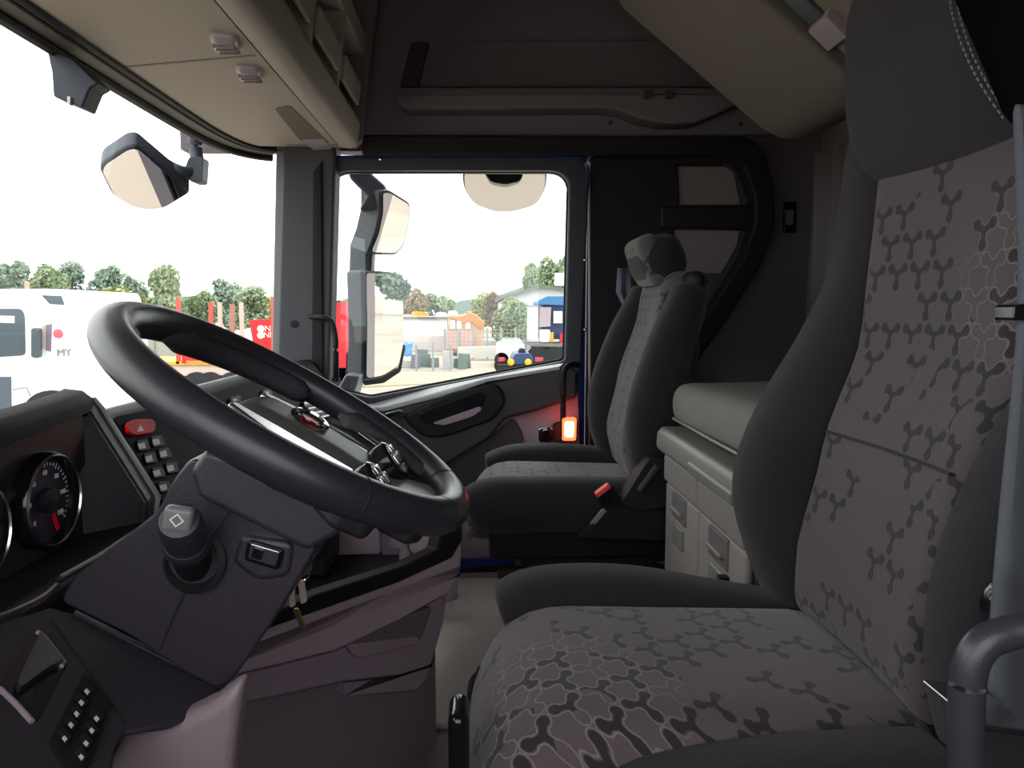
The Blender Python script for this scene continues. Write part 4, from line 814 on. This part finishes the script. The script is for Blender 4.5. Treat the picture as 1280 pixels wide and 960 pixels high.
# kerb mirror above the door glass
km = empty('kerb_mirror', PY(630, 215, 2.62), 'wide kerb mirror mounted outside above the passenger door glass', 'mirror')
o_ = rnd([(578, 210), (684, 210), (683, 236), (672, 256), (640, 265), (618, 265), (590, 254), (579, 236)], 10, 4)
Pc = PY(630, 240, 2.60); N = Vector((0.0, -0.66, -0.75)).normalized()
P('housing', tilted(o_, Pc, N), -N * 0.07, MIRH, km, bevel=0.010, seg=4)
P('mirror_face', [q + N * 0.002 for q in tilted([(630.5 + (x - 630.5) * 0.96, 239 + (y - 239) * 0.95) for x, y in o_], Pc, N)], N * 0.003, MIR, km)
B('mount_arm', 0.02, 0.14, 2.455, 2.60, Z(0.52), Z(0.56), MIRH, km, bevel=0.01)
YP('mount_cover', rnd([(600, 206), (656, 206), (652, 226), (632, 231), (612, 227)], 6, 4), 2.52, 0.09, GLOSS, km, bevel=0.010, seg=3)
B('mount_neck', 0.04, 0.12, 2.54, 2.62, Z(0.50), Z(0.54), MIRH, km)
# side mirrors
sm = empty('side_mirror', PY(440, 480, 2.6), 'tall dark side mirror assembly with two glasses outside passenger door', 'mirror')
YP('upper_arm', [(434, 205), (462, 214), (482, 232), (478, 262), (448, 262), (458, 244), (436, 222)], 2.60, 0.10, MIRH, sm, bevel=0.012, seg=3)
N1 = Vector((0.70, -0.68, -0.24)).normalized(); N2 = Vector((0.74, -0.67, -0.02)).normalized(); C1 = PY(478, 280, 2.62); C2_ = PY(478, 400, 2.60)
P('upper_housing', tilted(rnd([(474, 238), (486, 237), (513, 254), (513, 270), (506, 306), (495, 319), (458, 318), (468, 292), (474, 266)], 5, 4), C1, N1), -N1 * 0.11, MIRH, sm, bevel=0.012, seg=4)
YP('link', [(437, 308), (466, 312), (464, 345), (436, 345)], 2.66, 0.08, MIRH, sm, bevel=0.008)
P('lower_housing', tilted(rnd([(452, 337), (494, 340), (505, 347), (505, 431), (499, 460), (479, 473), (453, 477), (454, 400)], 6, 4), C2_, N2), -N2 * 0.09, MIRH, sm, bevel=0.012, seg=4)
P('upper_glass', [q + N1 * 0.002 for q in tilted(rnd([(478, 241), (486, 241), (511, 256), (511, 268), (504, 304), (494, 316), (463, 315), (473, 291), (478, 266)], 5, 4), C1, N1)], N1 * 0.003, MIR, sm)
P('lower_glass', [q + N2 * 0.002 for q in tilted(rnd([(456, 341), (493, 343), (503, 349), (503, 430), (497, 457), (478, 469), (457, 473), (458, 400)], 6, 4), C2_, N2)], N2 * 0.003, MIR, sm)
P('glass_rim', tilted(rnd([(453, 474), (478, 471), (498, 459), (504, 430), (507, 432), (501, 462), (480, 476), (456, 479)], 2, 2), PY(458, 400, 2.595), Vector((0.74, -0.67, -0.02)).normalized()), N * 0.01, RUB, sm)
YP('lower_arm', [(432, 468), (450, 470), (440, 500), (414, 500)], 2.46, 0.16, mat('arm_grey', lin((120, 125, 135)), 0.5), sm, bevel=0.008)

# ------------------------------------------------------------------ outside: yard
GZ = Z(-2.4)
GR = bpy.data.materials.new('gravel_yard'); GR.use_nodes = True; t = GR.node_tree; b = t.nodes['Principled BSDF']; b.inputs['Roughness'].default_value = 0.95
g = t.nodes.new('ShaderNodeTexCoord'); n1 = t.nodes.new('ShaderNodeTexNoise'); n1.inputs['Scale'].default_value = 0.35; n1.inputs['Detail'].default_value = 6; t.links.new(g.outputs['Object'], n1.inputs['Vector'])
r1 = t.nodes.new('ShaderNodeValToRGB'); t.links.new(n1.outputs[0], r1.inputs[0]); t.links.new(r1.outputs[0], b.inputs['Base Color'])
r1.color_ramp.elements[0].position = 0.38; r1.color_ramp.elements[0].color = (*lin((148, 138, 126)), 1); r1.color_ramp.elements[1].position = 0.62; r1.color_ramp.elements[1].color = (*lin((168, 158, 146)), 1)
bm = bmesh.new(); vs = [bm.verts.new(v) for v in ((-250, -120, GZ), (250, -120, GZ), (250, 420, GZ), (-250, 420, GZ))]; bm.faces.new(vs); o = fin('ground', bm, GR, structure=True, smooth=False); o.name = 'floor_yard'
GRASS = mat('dry_grass', lin((160, 154, 130)), 0.95, var=0.25, vscale=3)
o = YP('grass_verge', [(480, 470), (530, 458), (640, 452), (640, 447), (480, 452)], 24, 0.1, GRASS)
bpy.data.objects.remove(o)
def gpt(px, Y): q = PY(px, 480, Y); return Vector((q.x, Y, GZ))
bm = bmesh.new(); prism(bm, [gpt(455, 23), gpt(672, 26), gpt(660, 27.3), gpt(455, 29.5)], (0, 0, 0.03)); tag(fin('grass_verge', bm, GRASS, smooth=False, stuff=True), 'strip of dry yellow green grass in front of the yard fence', 'grass')

def hazy_leafmat(n, c): return mat(n, c, 0.9, var=0.35, vscale=0.9)
TREEM = [hazy_leafmat('hazy_leaf_dark', lin((130, 148, 130))), hazy_leafmat('hazy_leaf_mid', lin((142, 158, 124))), hazy_leafmat('hazy_leaf_yellow', lin((164, 168, 118))), hazy_leafmat('hazy_leaf_brown', lin((158, 140, 114)))]  # greens made paler to put haze into the leaf colour
BARK = mat('bark', lin((80, 66, 52)), 0.95)
protos = []
for kind in range(3):
    rng = random.Random(kind * 11 + 3); bm = bmesh.new(); blobs = []
    for i in range(22):
        a = rng.uniform(0, 2 * pi); h = rng.uniform(0.28, 0.95); rad = (1 - abs(h - 0.5) * 1.3) * rng.uniform(0.0, 0.36); blobs.append((Vector((cos(a) * rad, sin(a) * rad, h)), rng.uniform(0.10, 0.19)))
    for c, r in blobs:
        for j in range(170):
            d = Vector((rng.gauss(0, 1), rng.gauss(0, 1), rng.gauss(0, 1))).normalized() * r * rng.uniform(0.72, 1.08); p = c + d; s = rng.uniform(0.020, 0.040)
            u = Vector((rng.gauss(0, 1), rng.gauss(0, 1), rng.gauss(0, 1))).normalized(); v = u.orthogonal().normalized()
            bm.faces.new([bm.verts.new(p + u * s), bm.verts.new(p + v * s), bm.verts.new(p - u * s), bm.verts.new(p - v * s)])
    me = bpy.data.meshes.new('foliage'); bm.to_mesh(me); bm.free()
    bm = bmesh.new(); sweep(bm, [(0, 0, 0), (0.01, 0, 0.3), (0, 0.01, 0.75)], 0.03, 8, rfun=lambda t: 1 - 0.7 * t)
    for a in range(5): sweep(bm, [(0, 0, 0.28 + 0.06 * a), (0.2 * cos(a * 2.4), 0.2 * sin(a * 2.4), 0.5 + 0.07 * a)], 0.012, 6)
    mt_ = bpy.data.meshes.new('trunk'); bm.to_mesh(mt_); bm.free(); mt_.materials.append(BARK); protos.append((me, mt_))
def tree(px, ytop, Y, wpx, kind, mi, label, group=None):
    base = gpt(px, Y); top = PY(px, ytop - 5, Y); h = top.z - base.z; wd = 1.3 * wpx / 900 * Y
    r = empty('tree', base, label, 'tree', group)
    k = (kind, mi)
    if k not in tree.c:
        me = protos[kind][0].copy(); me.materials.clear(); me.materials.append(TREEM[mi]); tree.c[k] = me
    f = bpy.data.objects.new('foliage', tree.c[k]); t_ = bpy.data.objects.new('trunk', protos[kind][1]); f['kind'] = 'stuff'
    for o in (f, t_):
        COL.objects.link(o); o.parent = r
    r.scale = (wd / 0.85, wd / 0.85, h / 1.08); r.rotation_euler.z = px * 0.7
    return r
tree.c = {}
for a in [(-20, 338, 60, 60, 0, 0, 'leftmost dark tree showing above the white truck roof'), (22, 322, 62, 52, 1, 0, 'tallest of the dark trees behind the white truck'), (62, 330, 60, 50, 2, 1, 'mid green tree above the right end of the white truck roof'), (92, 334, 64, 42, 0, 0, 'dark tree between white truck and open top tree'),
          (108, 366, 50, 60, 1, 1, 'low pale green tree just right of the white truck'), (146, 328, 58, 44, 1, 0, 'open topped dark tree standing above the steering wheel'), (172, 342, 56, 40, 2, 0, 'dark tree right beside the open topped tree'), (160, 366, 42.5, 70, 0, 2, 'low yellow green bush tree behind the steering wheel rim'),
          (215, 340, 52, 44, 0, 1, 'round isolated green tree behind the log trailer'), (240, 372, 60, 40, 2, 1, 'low green tree right of the round isolated tree'), (262, 362, 58, 34, 1, 1, 'pale small tree behind the paired red stakes'), (288, 349, 56, 44, 2, 0, 'tall dark tree above the white van behind stakes'),
          (316, 364, 58, 44, 0, 1, 'green tree left of the red container top'), (345, 368, 58, 40, 1, 2, 'yellow green tree at windscreen pillar above red container'),
          (436, 372, 55, 40, 1, 1, 'green tree partly hidden by side mirror housing'), (500, 348, 70, 34, 0, 0, 'dark green tree just right of the side mirror'), (519, 362, 66, 34, 2, 3, 'brownish tree above the long white shed'), (540, 366, 72, 40, 1, 1, 'green tree right of the brownish tree on hillside'), (556, 372, 80, 26, 2, 1, 'small far green tree at left foot of hill'),
          (604, 372, 66, 36, 0, 2, 'yellow olive tree behind the red roof house'), (616, 364, 70, 26, 1, 3, 'reddish brown tree top behind olive tree'), (636, 372, 38.6, 44, 2, 1, 'bright green bush tree in front of warehouse gable'), (646, 384, 37.2, 36, 0, 0, 'dark lower bush tree beside the warehouse wall'),
          (672, 326, 90, 44, 1, 1, 'tall tree rising behind the white warehouse roof'), (692, 320, 88, 44, 2, 1, 'highest green tree right above warehouse beside door frame'), (664, 342, 95, 26, 0, 1, 'smaller tree at left slope of warehouse roof'), (716, 324, 86, 40, 0, 1, 'green tree at right edge of passenger window')]:
    tree.n = getattr(tree, 'n', -1) + 1; a = list(a); a[2] = a[2] + (tree.n % 4) * 7.5 * a[2] / 60; tree(*a, group='trees around the yard')
# distant hills
bm = bmesh.new(); 
hp = [(380, 384), (470, 372), (520, 376), (555, 386), (575, 376), (596, 373), (615, 372), (660, 356), (720, 350), (800, 352)]
prism(bm, [PY(380, 395, 380)] + [PY(x, y, 380) for x, y in hp] + [PY(800, 395, 380)], (0, 60, 0)); tag(fin('wooded_hill', bm, mat('far_hill', lin((126, 146, 138)), 1, var=0.15, vscale=0.05), smooth=False), 'hazy grey green wooded hill on the horizon in passenger window', 'hill')
bm = bmesh.new(); prism(bm, [PY(-900, 400, 300), PY(-900, 372, 300), PY(-500, 364, 300)] + [PY(x, y, 300) for x, y in ((-200, 360), (-60, 356), (60, 362), (180, 372), (300, 368), (400, 376))] + [PY(400, 400, 300)], (0, 60, 0)); tag(fin('wooded_ridge', bm, mat('far_ridge', lin((118, 138, 118)), 1, var=0.2, vscale=0.05), smooth=False), 'green wooded ridge behind trees seen through windscreen', 'hill')

WT = mat('white_truck_paint', lin((236, 238, 240)), 0.3, coat=0.4)
DG = mat('dark_vehicle_glass', lin((70, 84, 92)), 0.1)
RED = mat('container_red', lin((214, 30, 44)), 0.5)
REDS = mat('stake_red', lin((205, 78, 72)), 0.6)
STK = mat('stake_pale', lin((200, 170, 160)), 0.6)
YL = mat('yellow_paint', lin((214, 170, 60)), 0.5)
TYRE = mat('tyre', lin((42, 42, 44)), 0.9)
CG = mat('tarpaulin_grey', lin((160, 162, 152)), 0.8)
ORG = mat('orange_roof', lin((206, 130, 84)), 0.8)
# white truck
wt = empty('white_truck', gpt(40, 12.2), 'white truck cab with dark windows parked outside the windscreen on the left', 'truck')
YP('cab', rnd([(-160, 366), (-120, 362), (20, 361), (62, 361), (86, 362), (92, 378), (98, 405), (104, 470), (106, 540), (-160, 540)], 5, 3), 12.0, 2.4, WT, wt, bevel=0.06, seg=3)
YP('roof_window', [(52, 369), (76, 370), (80, 381), (62, 380)], 11.985, 0.05, DG, wt)
YP('side_window', rnd([(-60, 386), (26, 386), (30, 394), (31, 444), (-60, 450)], 5, 3), 11.98, 0.05, DG, wt)
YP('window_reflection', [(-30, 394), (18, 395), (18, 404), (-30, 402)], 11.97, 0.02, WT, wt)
YP('mirror', rnd([(38, 410), (48, 410), (48, 448), (38, 447)], 3, 2), 11.8, 0.12, DG, wt, bevel=0.02)
YP('side_grille', [(52, 407), (55, 407), (55, 436), (50, 435)], 11.98, 0.03, mat('tan_stripe', lin((196, 178, 168)), 0.5), wt)
YP('side_grille', [(57, 406), (64, 405), (63, 439), (57, 438)], 11.98, 0.03, mat('violet_stripe', lin((128, 112, 128)), 0.5), wt)
L('red_badge', [(0.073, 0), (0.073, 0.02), (0, 0.022)], PY(73, 417, 11.99), (0, -1, 0), mat('badge_red', lin((216, 96, 108)), 0.4), wt, seg=20)
text('side_lettering', 'MY', frame(PY(80, 441, 11.985), (1, 0, 0), (0.1, 0, 1)), 0.17, mat('grey_print', lin((150, 150, 155)), 0.5), wt, ext=0.01)
YP('lower_step', [(-80, 472), (13, 471), (14, 540), (-80, 540)], 11.98, 0.05, mat('step_dark', lin((78, 90, 104)), 0.5), wt)
T('step_handle', [PY(16, 487, 11.93), PY(33, 484, 11.93), PY(38, 495, 11.93)], 0.012, mat('grey_print', (0, 0, 0)), wt, seg=8)
L('wheel', [(0.48, -0.15), (0.50, -0.12), (0.50, 0.12), (0.3, 0.15), (0, 0.12)], PY(70, 525, 12.05), (0, -1, 0), TYRE, wt, seg=28)
for x in (34,): L('roof_beacon', [(0.03, 0), (0.035, 0.08), (0.02, 0.12), (0, 0.13)], PY(x, 361, 12.3), (0, 0, 1), mat('beacon_orange', lin((224, 140, 110)), 0.4), wt, seg=12)
# log trailer with red stakes, grey trailer, red container
lt = empty('log_trailer', gpt(230, 21), 'long flat log trailer with red and pale upright stakes behind the steering wheel', 'trailer')
YP('bed', [(100, 452), (345, 452), (345, 456), (100, 457)], 20.0, 2.3, YL, lt)
YP('chassis', [(100, 458), (345, 456), (345, 468), (100, 472)], 20.1, 0.8, mat('pale_chassis', lin((214, 196, 186)), 0.6), lt)
YP('under_rail', [(100, 474), (345, 470), (345, 474), (100, 479)], 20.1, 0.8, REDS, lt)
for x, y, mm in ((222, 372, REDS), (263, 378, REDS), (274, 378, STK), (290, 380, mat('stake_brown', lin((165, 110, 95)), 0.6)), (301, 378, STK), (341, 372, REDS)):
    YP('stake', [(x - 2.5, y), (x + 1.5, y), (x + 4 if mm is STK else x + 2, 455), (x if mm is STK else x - 2, 455)], 20.0, 0.12, mm, lt)
for x in (229, 262): YP('upright', [(x - 2, 415), (x + 2, 415), (x + 2, 454), (x - 2, 454)], 19.95, 0.1, RED, lt)
YP('red_rail', [(228, 446), (300, 446), (300, 451), (228, 451)], 19.9, 0.1, RED, lt)
for x in (140, 158, 245, 262, 290): L('wheel', [(0.36, -0.13), (0.38, -0.1), (0.38, 0.1), (0.2, 0.13), (0, 0.1)], (PY(x, 480, 20).x, 20.1, GZ + 0.38), (0, -1, 0), TYRE, lt, seg=24)
gtz = empty('grey_box_trailer', gpt(150, 26), 'pale grey box trailer wall between white truck and red framed trailer', 'trailer')
YP('box', [(60, 408), (228, 412), (228, 450), (60, 450)], 24, 2.5, CG, gtz, bevel=0.03)
for x in (128, 160, 192): YP('rib', [(x, 409), (x + 1.5, 409), (x + 1.5, 450), (x, 450)], 23.96, 0.04, mat('rib_grey', lin((140, 142, 134)), 0.8), gtz)
B('running_gear', PY(80, 480, 24).x, PY(225, 480, 24).x, 24.2, 26.3, GZ + 0.05, GZ + 0.85, TYRE, gtz)
gb = empty('grey_crate', gpt(245, 23), 'pale blue grey crate framed by red uprights on the log trailer', 'crate')
YP('crate', [(233, 420), (259, 422), (259, 446), (233, 446)], 20.6, 1.2, mat('crate_grey', lin((176, 182, 176)), 0.8), gb)
YP('crate_foot', [(236, 446), (256, 446), (256, 449.5), (236, 449.5)], 20.7, 1.0, TYRE, gb)
rc = empty('red_container', gpt(370, 22.5), 'bright red container with white lettering behind the front pillar', 'container')
YP('container_body', [(311, 400), (352, 398), (432, 376), (432, 460), (345, 460), (318, 440)], 22.6, 2.4, RED, rc, bevel=0.02)
for x in (326,):
    L('white_letter', [(0.11, 0), (0.11, 0.01)], PY(x, 411, 22.58), (0, -1, 0), WHT, rc, seg=16); L('white_letter', [(0.11, 0), (0.11, 0.01)], PY(x, 419, 22.58), (0, -1, 0), WHT, rc, seg=16)
text('container_lettering', 'NI', frame(PY(336, 411, 22.57), (1, 0, 0), (0, 0, 1)), 0.26, WHT, rc, ext=0.01); text('container_lettering', 'NN', frame(PY(337, 419, 22.57), (1, 0, 0), (0, 0, 1)), 0.24, WHT, rc, ext=0.01)
YP('container_wheels', [(420, 460), (436, 440), (436, 500), (400, 500)], 22.7, 2.0, TYRE, rc)
YP('chassis', [(318, 462), (432, 460), (432, 476), (318, 476)], 22.7, 2.2, TYRE, rc)
vb = empty('white_box_van', gpt(305, 30), 'small white box van roof seen between stakes and red container', 'van')
YP('box', rnd([(292, 414), (312, 410), (316, 412), (316, 440), (292, 440)], 2, 2), 30, 3, WT, vb, bevel=0.05); B('running_gear', PY(294, 480, 30).x, PY(314, 480, 30).x, 30.2, 33, GZ, GZ + 0.9, TYRE, vb)
# long white shed
ws = empty('white_shed', gpt(525, 46), 'long low white shed in the middle of the passenger window', 'building')
YP('wall', [(500, 398), (559, 398), (559, 420), (500, 420)], 45, 10, WT, ws); YP('roof', [(498, 396), (560, 396), (560, 399), (498, 399)], 44.8, 10.4, LGR, ws)
YP('lower_wall', [(500, 420), (559, 420), (559, 440), (500, 440)], 45, 9, mat('shed_pale', lin((206, 200, 202)), 0.8), ws)
lv = empty('stored_machinery', gpt(525, 50), 'row of orange and white machinery above the white shed roof', 'machinery')
for (x0, x1, y0, mm, nm) in ((512, 536, 389, YL, 'orange_body'), (500, 518, 393, WT, 'white_body'), (543, 560, 390, WT, 'white_body'), (558, 574, 388, WT, 'white_body'), (536, 544, 387, DG, 'dark_body')):
    YP(nm, rnd([(x0, 398), (x0 + 3, y0), (x1 - 4, y0 + 1), (x1, 398)], 2, 2), 56, 2, mm, lv)
B('machinery_frame', PY(500, 480, 56).x, PY(574, 480, 56).x, 56.3, 57.7, GZ, PY(540, 397, 56).z, TYRE, lv)
hs = empty('red_roof_house', gpt(583, 44), 'small house with orange red pitched roof and white windows behind fence', 'building')
YP('wall', [(560, 394), (580, 394), (580, 392), (605, 408), (606, 440), (560, 440)], 40, 6, mat('house_wall', lin((206, 176, 150)), 0.8), hs)
YP('roof', [(578, 396), (586, 391), (594, 393), (606, 404), (602, 412), (590, 402), (582, 404), (560, 396)], 39.8, 6.4, ORG, hs)
for x in (563, 571, 582): YP('window', [(x, 400), (x + 6, 400), (x + 6, 411), (x, 411)], 39.9, 0.2, WT, hs)
YP('lower_wall', [(558, 414), (592, 416), (592, 436), (558, 436)], 39.7, 0.3, mat('house_pink', lin((206, 170, 160)), 0.8), hs)
# warehouse
wh = empty('warehouse', gpt(670, 62), 'large white gabled warehouse at right side of passenger window', 'building')
YP('gable_wall', [(628, 376), (634, 372), (678, 358), (714, 364), (714, 450), (640, 450), (640, 400), (628, 398)], 50, 12, mat('warehouse_white', lin((206, 210, 212)), 0.7), wh)
YP('roof', [(622, 372), (678, 356), (716, 362), (716, 365), (678, 359.5), (624, 375)], 49.6, 12.6, LGR, wh)
YP('gutter', [(628, 381), (714, 380), (714, 382), (628, 383)], 49.7, 0.2, mat('gutter_grey', lin((170, 176, 180)), 0.6), wh)
for x in (655, 658): YP('downpipe', [(x, 382), (x + 1, 382), (x + 1, 440), (x, 440)], 49.8, 0.15, mat('gutter_grey', (0, 0, 0)), wh)
YP('roof_sign', [(694, 341), (706, 341), (706, 357), (694, 357)], 49.5, 0.5, WT, wh)
# blue vehicle at right
bv = empty('blue_lorry', gpt(690, 34), 'lorry with dark blue awning roof and pale panels at right of window', 'truck')
DB = mat('lorry_blue', lin((36, 62, 110)), 0.4)
YP('awning', rnd([(672, 376), (684, 370), (714, 370), (714, 382), (673, 381)], 2, 2), 32, 3, mat('awning_blue', lin((66, 120, 170)), 0.5), bv, bevel=0.03)
YP('body', [(678, 382), (714, 382), (714, 424), (678, 424)], 32.3, 2.4, DB, bv)
YP('front_post', [(662, 384), (672, 384), (672, 424), (661, 424)], 32.1, 1.5, WT, bv)
YP('side_panel', [(675, 384), (689, 384), (688, 408), (674, 409)], 32.0, 0.2, mat('panel_pinkgrey', lin((172, 156, 160)), 0.6), bv)
YP('side_panel', [(692, 389), (703, 389), (703, 404), (692, 404)], 32.0, 0.2, WT, bv)
YP('tank', rnd([(675, 412), (688, 412), (687, 428), (675, 428)], 2, 2), 31.6, 0.7, WT, bv, bevel=0.03)
YP('yellow_guard', [(688, 416), (692, 415), (692, 428), (687, 428)], 31.8, 0.3, YL, bv); YP('red_guard', [(700, 417), (706, 416), (706, 428), (700, 429)], 31.8, 0.3, RED, bv)
YP('flat_bed', [(663, 430), (714, 430), (714, 434), (663, 433)], 31, 2.4, LGR, bv)
YP('under_frame', [(666, 434), (714, 434), (714, 446), (668, 446)], 31.4, 1.6, mat('frame_grey', lin((140, 140, 144)), 0.7), bv)
for x in (671, 693, 712): L('wheel', [(0.45, -0.12), (0.46, 0.1), (0.25, 0.12), (0, 0.1)], (PY(x, 450, 31.1).x, 31.1, GZ + 0.46), (0, -1, 0), TYRE, bv, seg=22)
# cars
car = empty('white_car', gpt(640, 36), 'white car parked in front of the wire fence', 'car')
YP('body', rnd([(622, 434), (626, 430), (656, 430), (658, 450), (622, 450)], 2, 2), 31.5, 3.6, WT, car, bevel=0.05)
YP('cabin', rnd([(627, 431), (631, 424), (652, 424), (655, 431)], 2, 2), 32, 2.4, mat('car_screen', lin((180, 190, 195)), 0.1), car, bevel=0.05)
for x in (627, 653): L('wheel', [(0.3, -0.1), (0.32, 0.1), (0, 0.1)], (PY(x, 450, 31.5).x, 31.6, GZ + 0.32), (0, -1, 0), TYRE, car, seg=18)
bt_ = empty('blue_tractor', gpt(650, 29), 'low dark blue machine with two yellow round lamps near fence', 'tractor')
YP('body', rnd([(640, 449), (644, 442), (662, 441), (667, 449), (666, 456), (640, 456)], 2, 2), 27.5, 2, DB, bt_, bevel=0.04)
YP('seat_top', rnd([(648, 441), (650, 436), (656, 436), (658, 442)], 1, 2), 27.7, 0.6, TYRE, bt_)
for x in (638.5, 660): L('yellow_lamp', [(0.13, 0), (0.13, 0.08), (0.1, 0.1)], PY(x, 452.5, 27.4), (0, -1, 0), mat('lamp_yellow', lin((245, 180, 20)), 0.4), bt_, seg=16)
YP('bumper', [(622, 456), (668, 456), (668, 464), (622, 468)], 27.6, 0.6, TYRE, bt_)
for (x0, x1) in ((623, 631), (669, 679)): YP('tail_lamp', [(x0, 447), (x1, 447), (x1, 451), (x0, 452)], 27.5, 0.1, mat('tail_pink', lin((205, 60, 90)), 0.4), bt_)
L('wheel', [(0.3, -0.1), (0.32, 0.1), (0, 0.1)], (PY(628, 450, 28).x, 28.2, GZ + 0.32), (0, -1, 0), TYRE, bt_, seg=18); L('wheel', [(0.3, -0.1), (0.32, 0.1), (0, 0.1)], (PY(664, 450, 28).x, 28.2, GZ + 0.32), (0, -1, 0), TYRE, bt_, seg=18)
# trees behind the lorry, the ones its mirrors look back at
for i, (x, y, h, k, m_, lab) in enumerate(((70, 3, 9, 0, 0, 'dark tree far behind the cab'), (74, 14, 7, 1, 3, 'brown tree far behind the cab'), (66, -9, 8, 2, 1, 'green tree far behind the cab'), (78, 24, 8, 0, 1, 'pale tree far behind the cab'))):
    tr_ = tree(0, 380, 60, 40, k, m_, lab + ', reflected in the side mirror glass', 'trees around the yard'); tr_.location = (x, y, GZ); tr_.scale = (h, h, h)
# wire fence
fn_ = empty('wire_fence', gpt(600, 37), 'galvanised wire mesh fence with posts across the yard', 'fence')
FG = mat('galvanised', lin((150, 160, 164)), 0.5)
x = 556
while x <= 662:
    a = PY(x, 409 + 0.02 * (660 - x), 37); B('post', a.x - 0.05, a.x + 0.05, 37, 37.07, GZ, a.z, FG, fn_); x += 17.7
bm = bmesh.new(); xa = PY(556, 410, 37).x; xb = PY(662, 410, 37).x; zt = PY(600, 411, 37).z
i = xa
while i < xb: addbox(bm, (i, 37.03, (GZ + zt) / 2), (0.02, 0.012, zt - GZ)); i += 0.2
k = 0
while GZ + 0.1 + k * 0.2 < zt: addbox(bm, ((xa + xb) / 2, 37.03, GZ + 0.1 + k * 0.2), (xb - xa, 0.012, 0.025)); k += 1
fin('wire_mesh', bm, FG, fn_, smooth=False, stuff=True)
wl2 = YP('low_wall', [(572, 434), (640, 432), (640, 446), (572, 448)], 36, 0.3, mat('pale_wall', lin((205, 202, 196)), 0.9)); tag(wl2, 'low pale wall in front of fence behind the grass', 'wall')
JD = mat('junk_dark', lin((128, 130, 136)), 0.8); JG = mat('junk_green', lin((116, 132, 126)), 0.8); JP = mat('junk_pale', lin((190, 186, 186)), 0.8); JB = mat('sheet_blue', lin((112, 168, 226)), 0.7)
def heap(nm, lab, cat, x0, x1, y0, Y, ms, n, seed, part):
    rng = random.Random(seed); r = empty(nm, gpt((x0 + x1) / 2, Y), lab, cat); a = PY(x0, y0, Y); b = PY(x1, y0, Y)
    for k in range(n):
        wd = (b.x - a.x) * rng.uniform(0.18, 0.4); hh = (a.z - GZ) * rng.uniform(0.35, 1.0); cx = rng.uniform(a.x + wd / 2, b.x - wd / 2); bm = bmesh.new()
        addbox(bm, (cx, Y + 0.25 * k, GZ + hh / 2), (wd, 0.22, hh), Matrix.Rotation(rng.uniform(-0.12, 0.12), 3, 'Y')); fin(part, bm, ms[k % len(ms)], r, smooth=False)
heap('scrap_heap', 'grey heap of stored metal boxes behind grass beside side mirror', 'scrap', 500, 548, 436, 31, [JD, JP, JD, JG], 7, 3, 'metal_box')
heap('steel_crates', 'group of grey green steel crates left of the low wall', 'crates', 552, 590, 438, 30.5, [JG, JP, JD], 5, 5, 'crate')
sh_ = RB('blue_sheet', PY(510, 436, 30), (0.42, 0.3, 0.55), 0.12, JB, None, n=4, fn=lambda q: q * (1 + 0.35 * noise.noise(q * 7))); tag(sh_, 'bright blue crumpled sheet hanging on the scrap heap beside side mirror', 'sheet')
for k, x in enumerate((498, 520, 541, 563)):
    a = PY(x, 428 + k % 2 * 3, 29.5); po_ = B('marker_post', a.x - 0.04, a.x + 0.04, 29.5, 29.58, GZ, a.z, FG); tag(po_, 'thin grey post standing in grass, ' + ('nearest the side mirror', 'second from the side mirror', 'third from the side mirror', 'left of the low wall')[k], 'post', 'posts in the grass')
# ------------------------------------------------------------------ fix-ups
for o in list(bpy.data.objects):
    if o.name.startswith('trim') or o.name.startswith('wall_') : o['kind'] = 'structure' if o.parent is None else o.get('kind', '')
    if 'kind' in o.keys() and o['kind'] == '': del o['kind']
